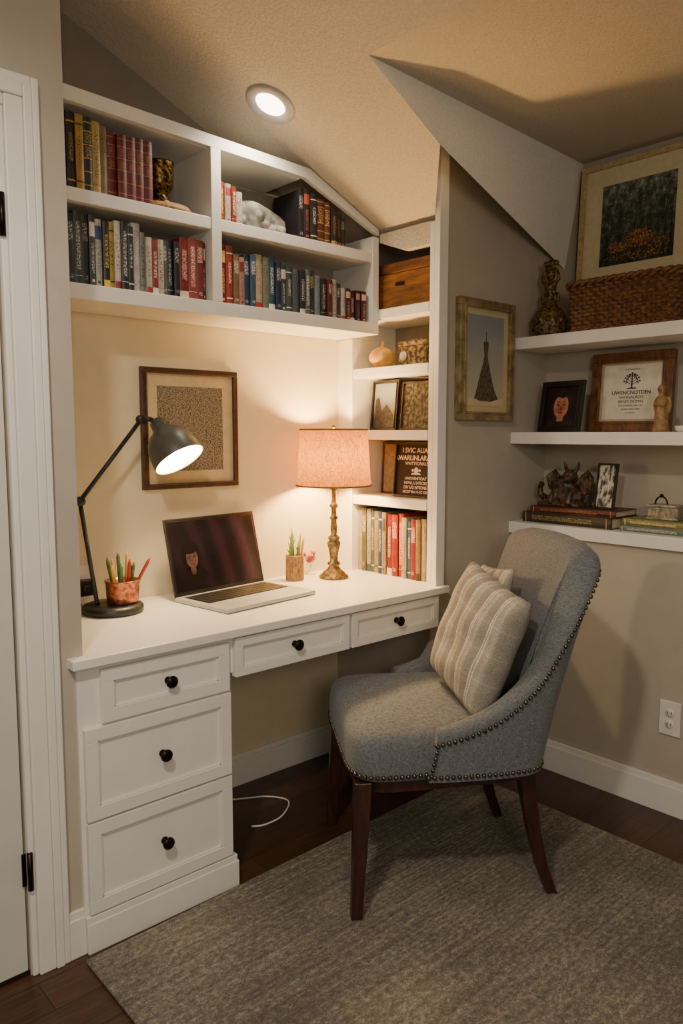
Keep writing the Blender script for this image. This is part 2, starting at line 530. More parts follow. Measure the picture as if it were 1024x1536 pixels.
drawer(apr, 1.184, 1.618, 0.618, 0.730, 1.758, 0.026)
drawer(apr, 1.630, 2.048, 0.618, 0.730, 1.758, 0.026)

# ------------------------------------------------------------------ upper bookcase
ub = thing('wall_bookcase', 'white built-in bookcase mounted above the desk with angled top corner', 'bookcase', (1.40, 2.185, 1.665))
Y0, Y1 = 2.07, 2.298
m = M(); m.box(0.757, 2.05, Y0, Y1, 1.668, 1.710); m.obj('shelf', WHITE, parent=ub, bevel=0.002)
m = M(); m.box(0.757, 1.329, Y0+0.003, Y1, 1.926, 1.962); m.obj('shelf', WHITE, parent=ub, bevel=0.002)
m = M(); m.box(1.365, 2.018, Y0+0.003, Y1, 1.926, 1.962); m.obj('shelf', WHITE, parent=ub, bevel=0.002)
m = M(); m.box(1.329, 1.365, Y0, Y1, 1.710, 2.168); m.obj('divider', WHITE, parent=ub, bevel=0.002)
m = M(); m.box(2.018, 2.05, Y0, Y1, 1.710, zS(2.05)-0.032); m.obj('side_panel', WHITE, parent=ub, bevel=0.002)
xc = 1.722; zc = zS(xc)-0.004; zl = 2.226
m = M()
m.prism([(0.757, Y0, zl-0.040), (xc-0.020, Y0, zc-0.034), (2.05, Y0, zS(2.05)-0.026), (2.05, Y0, zS(2.05)-0.003), (xc, Y0, zc), (0.757, Y0, zl)], (0, 0.02, 0))
def ztop(x): return zl+(zc-zl)*(x-0.757)/(xc-0.757)
m.prism([(0.757, Y0+0.02, ztop(0.757)-0.038), (xc-0.03, Y0+0.02, ztop(xc-0.03)-0.038), (xc-0.03, Y0+0.02, ztop(xc-0.03)-0.015), (0.757, Y0+0.02, ztop(0.757)-0.015)], (0, Y1-Y0-0.02, 0))
m.obj('top_rail', WHITE, parent=ub, bevel=0.0015)
m = M(); m.box(0.757, 2.05, 2.290, 2.2985, 1.71, 2.150)
m.obj('back_panel', noisy('bookcase_back_paint', '8f8878', '979080', rough=0.7), parent=ub)

# ------------------------------------------------------------------ side bookcase
sb = thing('alcove_bookcase', 'white built-in bookcase with open shelves recessed beside the desk', 'bookcase', (2.17, 2.05, 0.76))
m = M()
m.box(2.05, 2.095, 1.775, 1.799, 0.76, 2.30)
m.box(2.05, 2.0945, 1.799, 1.82, 0.76, zS(2.095)-0.004)
m.obj('end_panel', WHITE, parent=sb, bevel=0.002)
m = M()
m.box(2.05, 2.30, 2.215, 2.2995, 0.76, 1.667)
m.box(2.052, 2.30, 2.215, 2.2995, 1.667, 1.93)
m.obj('stile', WHITE, parent=sb, bevel=0.002)
m = M(); m.box(2.29, 2.31, 1.82, 2.215, 0.76, 1.93)
m.obj('back_panel', noisy('niche_back_paint', '8b8474', '938c7c', rough=0.7), parent=sb)
m = M(); m.box(2.095, 2.29, 1.8205, 1.826, 0.76, 1.93); m.obj('lining', WHITE, parent=sb)
m = M()
m.prism([(2.052, 1.8205, 1.955), (2.052, 1.95, 1.955), (2.052, 2.068, 2.0), (2.052, 2.068, zS(2.092)-0.002), (2.052, 1.8205, zS(2.092)-0.002)], (0.04, 0, 0))
m.obj('header', CEIL, parent=sb)
for z in (1.76, 1.550, 1.314, 1.062):
    m = M(); m.box(2.052, 2.29, 1.8265, 2.2145, z-0.036, z)
    m.obj('shelf', WHITE, parent=sb, bevel=0.002)

# ------------------------------------------------------------------ right wall shelves
for (z, xb, lab) in ((1.668, 2.98, 'deep white wall shelf holding a basket and framed painting'),
                     (1.307, 2.75, 'white wall shelf holding framed portrait and certificate'),
                     (0.957, 2.75, 'white wall shelf holding book stacks and small sculptures')):
    o = M().box(2.51, xb, -0.4, 1.7995, z-0.045, z).obj('wall_shelf', WHITE, bevel=0.002)
    tag(o, lab, 'shelf', 'wall shelves beside the partition')

# ------------------------------------------------------------------ books
BC = {}
def mixhex(a, b, f):
    return ''.join('%02x' % int(int(a[i:i+2], 16)*(1-f)+int(b[i:i+2], 16)*f) for i in (0, 2, 4))
def bmats(c, ink):
    k = (c, ink)
    if k not in BC:
        cov = noisy('book_cover_'+c, mixhex(c, '000000', 0.18), c, ns=60, rough=0.45)
        nk = noisy('book_ink_'+ink, ink, ink, ns=30, rough=0.5)
        tt = mk_marks('book_title_'+c+ink, c, mixhex(c, ink, 0.9), (130, 130, 180), 0.53, 0.02)
        BC[k] = [cov, nk, PAGES, tt]
    return BC[k]
def cname(h):
    r, g, b = [int(h[i:i+2], 16) for i in (0, 2, 4)]
    mx, mn = max(r, g, b), min(r, g, b)
    if mx < 62: return 'black'
    if mn > 150: return 'cream'
    if mx-mn < 28: return 'grey' if mx > 90 else 'charcoal'
    if r == mx:
        if g > 0.62*r: return 'tan' if b > 0.45*r else 'mustard'
        if g > 0.42*r: return 'brown'
        return 'crimson' if r < 150 else 'red'
    if g == mx: return 'green'
    return 'navy' if mx < 100 else 'blue'

def book(t, h, d, c, ink, style=None):
    m = M(); bul = min(0.004, t*0.15); n = 6
    fr = [(t*k/n, -bul*math.sin(math.pi*k/n)) for k in range(n+1)]
    pts = [(x, y, 0) for x, y in fr] + [(t, 0.004, 0), (0, 0.004, 0)]
    m.prism(pts, (0, 0, h))
    m.box(0, 0.002, 0.004, d, 0, h); m.box(t-0.002, t, 0.004, d, 0, h)
    m.box(0.002, t-0.002, 0.004, d-0.004, 0.003, h-0.003, 2)
    def strip(z0, z1, mi, inset=0.0, off=0.0005):
        vs = []
        for k in range(n+1):
            x = inset+(t-2*inset)*k/n
            y = -bul*math.sin(math.pi*x/t)-off
            vs += [(x, y, z0), (x, y, z1)]
        m.add(vs, [(2*k, 2*k+2, 2*k+3, 2*k+1) for k in range(n)], mi)
    style = random.choice((0, 1, 2, 3, 5)) if style is None else style
    if style == 0:
        strip(h*0.10, h*0.12, 1); strip(h*0.86, h*0.88, 1); strip(h*0.36, h*0.72, 3, t*0.28)
    elif style == 1:
        strip(h*0.62, h*0.88, 3, t*0.15); strip(h*0.08, h*0.14, 3, t*0.25)
    elif style == 2:
        strip(h*0.0+0.001, h*0.12, 1); strip(h*0.30, h*0.80, 3, t*0.25)
    elif style == 3:
        strip(h*0.2, h*0.86, 3, t*0.25); strip(h*0.12, h*0.127, 1)
    elif style == 4:
        for q in (0.08, 0.26, 0.44, 0.62, 0.80, 0.92): strip(h*q, h*q+0.0022, 1)
        strip(h*0.65, h*0.78, 3, t*0.15); strip(h*0.46, h*0.6, 3, t*0.2)
    elif style == 5:
        strip(h*0.70, h*0.90, 1, t*0.08); strip(h*0.18, h*0.60, 3, t*0.3); strip(h*0.06, h*0.10, 1, t*0.3)
    return m

def put_row(specs, x, y, z, d, axis, group, where, jit=0.0):
    for sp in specs:
        t, h, c, ink = sp[:4]; t /= 1000; h /= 1000
        h += random.uniform(-jit, jit*0.4)
        st = sp[4] if len(sp) > 4 else None
        m = book(t, h, d-random.uniform(0, 0.012), c, ink, st)
        dy = random.uniform(0, 0.012)
        if axis == 'x':
            o = m.obj('book', bmats(c, ink), origin=(0, 0, 0), at=(x, y+dy, z)); x += t+0.0006
        else:
            o = m.obj('book', bmats(c, ink), origin=(0, 0, 0), at=(y+dy, x, z), rot=(0, 0, -math.pi/2)); x -= t+0.0006
        tag(o, '%s hardcover book standing upright %s' % (cname(c), where), 'book', group)
    return x

rowA = [(26,196,'1b2b2c','c9a550',4),(24,204,'1a1c1a','b88f3a',0),(22,200,'a8822f','2a2412',0),(24,198,'23281f','c29a48',4),(22,192,'b3934a','3a2a12',3),
        (24,190,'7c6c42','2a2412',1)] + [(27,180,'661a1e','96683e',4)]*5
put_row(rowA, 0.862, 2.088, 1.962, 0.15, 'x', 'hardcover books on the upper left bookcase shelf', 'on the top bookcase shelf', 0.003)
rowB = [(20,196,'2a2e33','b9b4a6'),(22,200,'333a40','c9c4b6'),(20,196,'1c1f24','a39c8a'),(18,200,'44484a','d0cabc'),(20,192,'c2bcae','3a4a7a'),
        (18,190,'1b1b1d','d6b23a'),(16,188,'b3963a','1b1b1d'),(18,192,'c9c3b5','8c2a2a'),(20,196,'1c2630','d8d2c4'),(16,190,'26262a','c9c4b6'),
        (26,196,'b7b4ac','6a6a66',1),(14,172,'84867f','3a3a3a'),(18,166,'b9b2a0','9a2a2a'),(18,164,'8a3028','e0d8c6'),(18,166,'bab29e','6a2a24'),
        (16,168,'5a5d5e','d6d0c2'),(18,160,'24303e','c9c4b6'),(18,164,'1a2028','b7b0a0'),(30,186,'7a1c20','d8c0a6',2),(28,186,'94423a','e6d8c4',3),(26,190,'7c2c2c','e0c9b4',1),(10,180,'4c1a1c','c9a98a')]
s_ = sum(b[0] for b in rowB)/1000
put_row(rowB, 1.322-s_-0.013, 2.088, 1.710, 0.15, 'x', 'books on the lower left bookcase shelf', 'on the lower bookcase shelf', 0.010)
rowC1 = [(18,122,'a03022','e6c93a'),(20,118,'bab29e','a33226'),(18,112,'8a2a22','ece2cc'),(22,100,'beb6a2','7a2a22')]
put_row(rowC1, 1.376, 2.088, 1.962, 0.14, 'x', 'books on the upper right bookcase shelf', 'beside a grey carved casket')
rowC2 = [(22,160,'1d1c1f','c9c4b6',1),(28,168,'23201f','b04a3a',5),(30,158,'2b2523','d8d2c4',0),(34,148,'5a3020','c99a5a',4),(26,140,'6c3c22','d6a866',4),(26,124,'2a2420','a88a5a'),(24,114,'1c1a1c','9a3a34'),(22,102,'33302e','c9c4b6')]
put_row(rowC2, 1.690, 2.088, 1.962, 0.14, 'x', 'books on the upper right bookcase shelf', 'on bookcase shelf under the slope')
rowD = [(18,186,'7c241c','e0b85a'),(20,182,'9a382c','e8dcc6'),(18,164,'7c6044','e0d4be'),(16,160,'a87a6a','6a2a24'),(18,170,'263e58','d8d2c4'),(18,166,'3c5264','e0dacc'),
        (26,176,'aea588','a0302c',2),(20,168,'7a7660','2a2a22'),(22,172,'2e4c68','dcd6c8'),(18,164,'1e2a3c','c9c4b6'),(20,160,'343c46','b7b0a0'),(20,156,'42494c','d0cabc'),
        (22,156,'4a5256','2a2c2e'),(20,152,'20252b','c9c4b6'),(20,150,'5a6264','e0dacc'),(20,150,'2a3642','c9a550'),(20,148,'747c80','3a3e40'),(22,140,'1f2226','b7b0a0'),
        (18,136,'5a2022','d8c0a6'),(20,134,'a8a59c','6a6a66'),(18,122,'3a3634','b7b0a0'),(16,118,'b0aba0','8a2a2a'),(20,112,'40181c','c99a8a'),(20,110,'5a1e24','dcb8a4'),(20,112,'2a1c20','a07a6a'),(22,108,'4c1c24','d0a898')]
s_ = sum(b[0] for b in rowD)/1000+0.0006*len(rowD)
k_ = (2.012-1.374)/s_
rowD = [(b[0]*k_*0.995,)+b[1:] for b in rowD]
put_row(rowD, 1.374, 2.088, 1.710, 0.15, 'x', 'books on the lower right bookcase shelf', 'on the lower bookcase shelf', 0.009)
rowE = [(20,252,'9a9078','5a4a2a'),(24,250,'55553c','d0c8b2'),(22,248,'9c9070','3a4a5a'),(18,246,'3c5a68','c8c0b0'),(24,250,'967c42','4a321a'),(22,246,'1c3a5c','ccc6b8'),(20,242,'8a7c5c','4a3a2a'),
        (28,240,'741210','dcc2a4',2),(30,238,'821610','dec8aa',1),(24,240,'8c2414','e6ceb0',3),(22,226,'a0967c','7a2a24'),(20,224,'2e4e66','d8cdb8'),(26,228,'7e1412','e6d2ba',1),
        (20,232,'846a40','3a2a12'),(22,228,'9c8e6c','5a4a2a'),(18,230,'5c4c2e','d0c4ae')]
s_ = sum(b[0] for b in rowE)/1000+0.0006*len(rowE)
k_ = (2.210-1.832)/s_
rowE = [(b[0]*k_*0.995,)+b[1:] for b in rowE]
put_row(rowE, 2.210, 2.075, 0.76, 0.17, 'y', 'books on the desk-level bookcase bay', 'in the desk-level bookcase bay', 0.008)

# ------------------------------------------------------------------ picture frames
def ring(m, w, h, b, y0, y1, z=0, mi=0):
    m.box(-w/2, w/2, y0, y1, z, z+b, mi); m.box(-w/2, w/2, y0, y1, z+h-b, z+h, mi)
    m.box(-w/2, -w/2+b, y0, y1, z+b, z+h-b, mi); m.box(w/2-b, w/2, y0, y1, z+b, z+h-b, mi)

def framed(name, label, loc, rz, w, h, b, fm, matm, artm, mw, lean=0, depth=0.018, cat='picture', bead=True, art=None):
    e = thing(name, label, cat, loc, (math.radians(-lean), 0, math.radians(rz)), local=True)
    m = M(); ring(m, w, h, b, -depth, 0)
    if bead:
        ring(m, w-2*b*0.82, h-2*b*0.82, b*0.3, -depth-0.003, -depth+0.001, b*0.82)
    m.obj('frame', fm, parent=e, bevel=0.002)
    m = M(); m.box(-w/2+b*0.9, w/2-b*0.9, -depth*0.45, -0.001, b*0.9, h-b*0.9)
    m.obj('mat_board', matm, parent=e)
    ax0, ax1, az0, az1 = art if art else (-w/2+b+mw, w/2-b-mw, b+mw, h-b-mw)
    m = M(); m.box(ax0, ax1, -depth*0.45-0.0012, -depth*0.45, az0, az1)
    a = m.obj('print', artm, parent=e)
    return e, a, -depth*0.45-0.0012

SCRIPT = mk_marks('grey_script_print', '948870', '453d30', (90, 90, 170), 0.51, 0.04)
framed('framed_print', 'dark brown framed print of dense grey script, cream mat', (1.375, 2.299, 1.117), 0, 0.37, 0.40, 0.017, FRAMEBR, MATCR, SCRIPT, 0.042)

def mk_vgrad(name, c0, c1, z0, z1):
    m, nt, b = new_mat(name)
    tc = nt.nodes.new('ShaderNodeTexCoord'); sp = nt.nodes.new('ShaderNodeSeparateXYZ')
    nt.links.new(tc.outputs['Object'], sp.inputs[0])
    f = mathn(nt, 'DIVIDE', mathn(nt, 'SUBTRACT', sp.outputs['Z'], z0), z1-z0)
    f2 = mathn(nt, 'ADD', f, mathn(nt, 'MULTIPLY', mathn(nt, 'SUBTRACT', noise(nt, coords(nt, (12, 12, 12)), 1.5), 0.5), 0.4))
    col = ramp(nt, f2, [(0.1, lin(c0)), (0.9, lin(c1))])
    nt.links.new(col, b.inputs['Base Color']); b.inputs['Roughness'].default_value = 0.35
    return m
e, a, yy = framed('framed_print', 'gold framed print of a dark gown on a stand', (2.328, 1.799, 1.35), 0, 0.325, 0.437, 0.028, FRAMEGD, MATCR,
                  mk_vgrad('dress_backdrop', 'b8ad93', '8a918f', 0.0, 0.30), 0.026, depth=0.026)
DRESS = noisy('dress_dark', '241e1b', '75654f', scale=(1, 1, 0.35), ns=170, rough=0.6)
m = M()
m.prism([(x*1.0, yy-0.0004, z) for x, z in [(-0.066, 0.080), (-0.052, 0.115), (-0.034, 0.165), (-0.016, 0.212), (-0.009, 0.240), (-0.016, 0.282), (-0.011, 0.292), (0.0, 0.285),
          (0.011, 0.292), (0.016, 0.282), (0.009, 0.240), (0.016, 0.212), (0.032, 0.165), (0.052, 0.115), (0.076, 0.080), (0.03, 0.070), (-0.03, 0.072)]][::-1], (0, -0.0008, 0))
m.prism([(-0.0015, yy-0.0004, 0.28), (0.0015, yy-0.0004, 0.28), (0.0015, yy-0.0004, 0.325), (-0.0015, yy-0.0004, 0.325)], (0, -0.0008, 0))
m.obj('gown_figure', DRESS, parent=e)
m = M(); m.box(-0.108, 0.108, yy-0.0003, yy, 0.054, 0.082)
m.obj('print_floor', noisy('print_floor', 'c2b08a', 'd0c09a', rough=0.5), parent=e)

def mk_autumn():
    m, nt, b = new_mat('autumn_woods_print')
    f = noise(nt, coords(nt, (30, 30, 24)), 1.2, 9, 0.8)
    tc = nt.nodes.new('ShaderNodeTexCoord'); sp = nt.nodes.new('ShaderNodeSeparateXYZ')
    nt.links.new(tc.outputs['Object'], sp.inputs[0])
    f2 = mathn(nt, 'ADD', f, mathn(nt, 'MULTIPLY', mathn(nt, 'SUBTRACT', sp.outputs['Z'], 0.16), 0.45))
    col = ramp(nt, f2, [(0.38, lin('151a15')), (0.46, lin('2c3428')), (0.53, lin('4a5240')), (0.60, lin('747b6a')), (0.68, lin('acb0a6'))])
    nt.links.new(col, b.inputs['Base Color']); b.inputs['Roughness'].default_value = 0.4
    return m
e, a, yy = framed('framed_painting', 'large pale gold frame with autumn woodland painting, leaning behind basket', (2.925, 1.530, 1.669), -90, 0.50, 0.715, 0.020, FRAMELT, MATLT,
                  mk_autumn(), 0.075, lean=3.0, depth=0.026, cat='painting', art=(-0.155, 0.150, 0.305, 0.625))
rnd = random.Random(3)
m = M()
k = 0
for sx in (-0.125, -0.075, -0.012, 0.05, 0.112, 0.135):
    m.prism([(sx-0.0025, yy-0.0001, 0.306), (sx+0.0025, yy-0.0001, 0.306), (sx+0.005, yy-0.0001, 0.54), (sx+0.003, yy-0.0001, 0.54)], (0, -0.0002, 0), 2)
for (tx, tz, rx_, rz_, n_, dk) in ((0.02, 0.47, 0.12, 0.10, 120, 3), (0.01, 0.395, 0.060, 0.034, 230, 0), (-0.08, 0.370, 0.045, 0.022, 110, 0), (0.09, 0.365, 0.045, 0.022, 90, 1), (0.0, 0.330, 0.14, 0.016, 120, 1)):
    for q_ in range(n_):
        k += 1
        a_ = rnd.uniform(0, 6.28); rr = rnd.uniform(0, 1)**0.6
        cx = min(0.144, max(-0.149, tx+rx_*rr*math.cos(a_))); cz = max(0.310, tz+rz_*rr*math.sin(a_))
        r = rnd.uniform(0.0016, 0.0042)
        mi_ = dk if dk == 3 else (dk if rnd.random() < 0.6 else (1-dk if rnd.random() < 0.6 else 4))
        m.prism([(cx+r*math.cos(q*math.pi/2.5+a_)*rnd.uniform(.5, 1.5), yy-0.0005-0.000002*k, cz+0.8*r*math.sin(q*math.pi/2.5+a_)) for q in range(5)], (0, -0.0003, 0), mi_)
m.obj('orange_foliage', [noisy('autumn_orange', 'a04c1a', 'd08038', ns=70, rough=0.5), noisy('autumn_rust', '5a3018', 'a0642c', ns=70, rough=0.5), noisy('trunk_dark', '14110e', '201b16', rough=.6),
                        noisy('foliage_green', '2c3626', '5e684c', ns=60, rough=.6), noisy('foliage_gold', 'a88838', 'c8a850', ns=60, rough=.6)], parent=e)

PDARK = noisy('portrait_dark', '120c0e', '2c181c', ns=25, rough=0.3)
e, a, yy = framed('framed_portrait', 'small black framed portrait of a face on dark ground', (2.60, 1.640, 1.3072), -98, 0.200, 0.195, 0.020, FRAMEBL, PDARK, PDARK, 0.002, lean=9, depth=0.014)
SKIN = noisy('portrait_skin', '94503c', 'cc8c70', ns=22, rough=0.5)
HAIR = noisy('portrait_hair', '1c0f0e', '3a2220', ns=60, rough=0.5)
INKB = noisy('portrait_ink', '100606', '180a0a', rough=0.5)
LIPS = noisy('portrait_lips', '7a2420', '8c2e28', rough=0.5)
def oval(m, cx, cz, rx, rz, y, n=20, d=0.0004, mi=0):
    m.prism([(cx+rx*math.cos(2*math.pi*k/n), y, cz+rz*math.sin(2*math.pi*k/n)) for k in range(n)], (0, -d, 0), mi)
m = M()
oval(m, 0.0, 0.104, 0.048, 0.060, yy, mi=1)
m.prism([(-0.066, yy, 0.022), (0.066, yy, 0.022), (0.056, yy, 0.048), (0.022, yy, 0.060), (-0.022, yy, 0.060), (-0.056, yy, 0.048)], (0, -0.0003, 0), 1)
m.prism([(-0.015, yy-0.0004, 0.040), (0.015, yy-0.0004, 0.040), (0.015, yy-0.0004, 0.075), (-0.015, yy-0.0004, 0.075)], (0, -0.0003, 0), 0)
oval(m, 0.0, 0.098, 0.035, 0.045, yy-0.0008, mi=0)
m.prism([(-0.037, yy-0.0013, 0.112), (-0.024, yy-0.0013, 0.136), (0.004, yy-0.0013, 0.129), (0.024, yy-0.0013, 0.134), (0.038, yy-0.0013, 0.110), (0.034, yy-0.0013, 0.144), (0.0, yy-0.0013, 0.158), (-0.034, yy-0.0013, 0.144)], (0, -0.0003, 0), 1)
for sx in (-1, 1):
    oval(m, sx*0.014, 0.104, 0.0065, 0.003, yy-0.0013, 10, mi=2)
    m.prism([(sx*0.014-0.008, yy-0.0013, 0.1135), (sx*0.014+0.008, yy-0.0013, 0.1135), (sx*0.014+0.006, yy-0.0013, 0.116), (sx*0.014-0.006, yy-0.0013, 0.116)], (0, -0.0003, 0), 2)
oval(m, 0.0, 0.074, 0.0105, 0.0035, yy-0.0013, 10, mi=3)
m.prism([(-0.0045, yy-0.0013, 0.084), (0.0045, yy-0.0013, 0.084), (0.0012, yy-0.0013, 0.100), (-0.0012, yy-0.0013, 0.100)], (0, -0.0003, 0), 3)
m.obj('portrait_face', [SKIN, HAIR, INKB, LIPS], parent=e)

e, a, yy = framed('framed_certificate', 'chestnut wood framed certificate with crest and printed lines', (2.70, 1.405, 1.3072), -90, 0.315, 0.292, 0.034, FRAMECH, noisy('certificate_mat', 'b3a67e', 'bcb08a', rough=0.7), PAPER, 0.012, lean=4, depth=0.024, cat='certificate')
DARKINK = noisy('printed_ink', '1c1a18', '2a2724', rough=0.6)
m = M()
m.prism([(-0.003, yy, 0.160), (0.003, yy, 0.160), (0.002, yy, 0.212), (-0.002, yy, 0.212)], (0, -0.0004, 0))
for sx in (-1, 1):
    for (zb, ln, up) in ((0.172, 0.030, 0.014), (0.180, 0.026, 0.018), (0.190, 0.019, 0.016), (0.200, 0.011, 0.010)):
        m.prism([(0, yy, zb), (0, yy, zb+0.0025), (sx*ln, yy, zb+up+0.001), (sx*ln, yy, zb+up-0.001)], (0, -0.0004, 0))
        oval(m, sx*ln, zb+up, 0.0038, 0.0034, yy, 8); oval(m, sx*ln*0.65, zb+up*0.65+0.003, 0.003, 0.003, yy, 8); oval(m, sx*ln*0.8, zb+up*0.8-0.004, 0.0026, 0.0026, yy, 8)
oval(m, 0, 0.214, 0.005, 0.004, yy, 8); oval(m, 0, 0.160, 0.020, 0.0025, yy)
m.obj('crest', DARKINK, parent=e)
for (tx, s, z, bo) in (('A FENDAATEA', 0.010, 0.226, 0), ('UWENCNOTDEN', 0.021, 0.138, 0.0003), ('NANNALIREN', 0.017, 0.122, 0), ('BRNO DOMIN', 0.017, 0.106, 0), ('EN TAMRALAN CO', 0.012, 0.093, 0), ('ANNO DOANIN', 0.011, 0.080, 0), ('DV NEMTI', 0.009, 0.067, 0)):
    text_obj('lettering', tx, s*0.9, e, (0, yy-0.0004, z), (math.pi/2, 0, 0), DARKINK, bold=bo)

SKY = mk_vgrad('fell_print', '3a3a36', '8c949a', 0.0, 0.14)
e, a, yy = framed('framed_photograph', 'small black framed landscape photograph on alcove shelf', (2.135, 2.120, 1.3142), -98, 0.165, 0.192, 0.010, FRAMEBL, SKY, SKY, 0.001, lean=5, depth=0.012)
m = M(); m.prism([(-0.06, yy-0.0004, 0.02), (0.06, yy-0.0004, 0.02), (0.055, yy-0.0004, 0.06), (0.01, yy-0.0004, 0.10), (-0.02, yy-0.0004, 0.075), (-0.04, yy-0.0004, 0.13), (-0.06, yy-0.0004, 0.12)], (0, -0.0004, 0))
m.obj('print_hill', noisy('print_hill', '1c1a18', '4a4640', ns=60, rough=0.5), parent=e)
e, a, yy = framed('framed_photograph', 'thin brown framed woodland photograph on alcove shelf', (2.125, 1.925, 1.3142), -86, 0.180, 0.180, 0.006, FRAMEBR, MATCR, noisy('woodland_print', '171712', '6e6852', scale=(1, 1, .8), ns=80, rough=0.5, detail=9, lo=.42, hi=.64), 0.0, lean=6, depth=0.012)
e, a, yy = framed('framed_print', 'plain grey-brown framed print behind dark sign', (2.20, 2.125, 1.0622), -90, 0.14, 0.205, 0.008, FRAMEBR, MATCR, noisy('grey_print', '6a6250', '8a826c', ns=50, rough=0.6), 0.0, lean=3, depth=0.01)
SIGNB = noisy('sign_black', '0c0909', '171211', ns=30, rough=0.7)
e, a, yy = framed('framed_sign', 'black framed sign with pale lettering and emblem', (2.12, 1.940, 1.0622), -90, 0.215, 0.207, 0.008, FRAMEBL, SIGNB, SIGNB, 0.001, lean=5, depth=0.014, cat='sign')
CREAMINK = noisy('cream_lettering', 'c8c0ac', 'd0c8b4', rough=0.6)
for (tx, s, z, bo) in (('I SVIC AUAIA', 0.026, 0.168, 0.0004), ('AWARLINLARAINC', 0.0255, 0.140, 0.0006), ('WNTTEONALS', 0.017, 0.122, 0.0002), ('UNIUVENITOAT', 0.015, 0.067, 0.0002), ('NIVNL U NTICRE', 0.015, 0.050, 0.0002), ('DN UG NTIONE', 0.016, 0.033, 0.0003), ('NCOTVIA N CC DE', 0.014, 0.017, 0.0002)):
    text_obj('lettering', tx, s, e, (0, yy-0.0004, z), (math.pi/2, 0, 0), CREAMINK, bold=bo)
m = M(); oval(m, 0, 0.102, 0.010, 0.012, yy); m.prism([(-0.025, yy, 0.086), (0.025, yy, 0.086), (0.018, yy, 0.093), (-0.018, yy, 0.093)], (0, -0.0004, 0))
for sx in (-1, 1): oval(m, sx*0.017, 0.102, 0.006, 0.005, yy, 10)
m.obj('emblem', CREAMINK, parent=e)

# ------------------------------------------------------------------ shelf decor
m = M()
m.lathe([(0, 0), (0.034, 0), (0.036, 0.006), (0.030, 0.016), (0.020, 0.026), (0.018, 0.034), (0.030, 0.046), (0.036, 0.060), (0.037, 0.100), (0.040, 0.112), (0.040, 0.118), (0.034, 0.118), (0.030, 0.06), (0, 0.05)], 32)
o = m.obj('goblet', noisy('mottled_bronze', '1c150d', '8a6a2c', ns=120, rough=0.35, metal=0.8, bump=0.6, lo=.45, hi=.62), origin=(0, 0, 0), at=(1.205, 2.16, 1.985))
o.scale = (1.1, 1.1, 1.1)
tag(o, 'mottled dark bronze goblet standing on a woven mat', 'goblet')
m = M()
prof = [(0, 0.010)]
for k in range(9):
    r = 0.012+0.0115*k
    prof += [(r-0.0055, 0.012), (r, 0.022), (r+0.0055, 0.012)]
prof += [(0.116, 0.006), (0.110, 0.0), (0.0, 0.0)]
m.lathe(prof, 40)
o = m.obj('woven_mat', WICKT, origin=(0, 0, 0), at=(1.212, 2.186, 1.9622))
o.scale = (0.95, 0.95, 1)
tag(o, 'round coiled tan wicker mat lying on bookcase shelf', 'basket')

def remesh(o, v=0.004, disp=0):
    r = o.modifiers.new('Remesh', 'REMESH'); r.mode = 'VOXEL'; r.voxel_size = v; r.use_smooth_shade = True
    s = o.modifiers.new('Smooth', 'SMOOTH'); s.iterations = 2

m = M()
rnd = random.Random(12)
m.box(-0.080, 0.075, -0.038, 0.040, 0.0, 0.030)
m.tube([(-0.085+0.17*k/8, 0, 0.036+0.028*(1-k/8)) for k in range(9)], [0.036, 0.046, 0.052, 0.052, 0.048, 0.044, 0.038, 0.034, 0.024], 16)
for k in range(34):
    fx = rnd.uniform(-0.085, 0.080)
    m.sphere((fx, rnd.uniform(-0.050, 0.0), rnd.uniform(0.005, 0.085-0.25*(fx+0.085))), rnd.uniform(0.008, 0.016), 8, 6)
o = m.obj('stone_sculpture', STONE, origin=(0, 0, 0), at=(1.575, 2.160, 1.9622), rot=(0, 0, math.radians(-10))); remesh(o, 0.003)
tag(o, 'irregular grey and white carved stone ornament on bookcase shelf', 'ornament')

wb = thing('wooden_box', 'reddish pine lidded box with dark handle hole on alcove shelf', 'box', (2.165, 1.985, 1.7602), (0, 0, math.radians(-90)), local=True)
m = M(); m.box(-0.160, 0.148, -0.085, 0.085, 0, 0.128)
m.obj('body', BOXWD, parent=wb, bevel=0.003)
m = M(); m.box(-0.165, 0.153, -0.090, 0.090, 0.1285, 0.164); m.obj('lid', BOXDK, parent=wb, bevel=0.003)
m = M(); m.box(-0.028, 0.018, -0.0875, -0.085, 0.080, 0.093); m.obj('handle', FRAMEBL, parent=wb, bevel=0.001)
g = thing('gourd', 'round tan dried gourd with short stem on alcove shelf', 'gourd', (2.105, 2.105, 1.5502), local=True)
m = M()
def gf(i, j):
    a = 2*math.pi*i/48; ph = math.pi*j/20
    r = 0.050*math.sin(ph)*(1+0.025*math.cos(8*a))
    return (r*math.cos(a), r*math.sin(a), 0.040-0.040*math.cos(ph))
m.grid(gf, 48, 21, closeu=True); m.obj('body', GOURD, parent=g)
m = M(); m.tube([(0, 0, 0.076), (0.002, 0, 0.088), (0.007, 0, 0.100)], [0.012, 0.006, 0.004], 10); m.obj('stem', GOURD, parent=g)
tn = thing('decorated_tin', 'small gold and brown decorated keepsake tin on alcove shelf', 'box', (2.125, 1.930, 1.5502), (0, 0, math.radians(-90)), local=True)
TINM = noisy('tin_pattern', '3a2816', '9a8658', ns=70, rough=0.5, metal=0.2, detail=6, lo=.42, hi=.62)
m = M(); m.box(-0.07, 0.065, -0.04, 0.04, 0, 0.07); m.obj('body', TINM, parent=tn, bevel=0.003)
m = M(); m.box(-0.073, 0.068, -0.043, 0.043, 0.0705, 0.088); m.box(-0.03, 0.03, -0.02, 0.02, 0.088, 0.096); m.obj('lid', TINM, parent=tn, bevel=0.003)
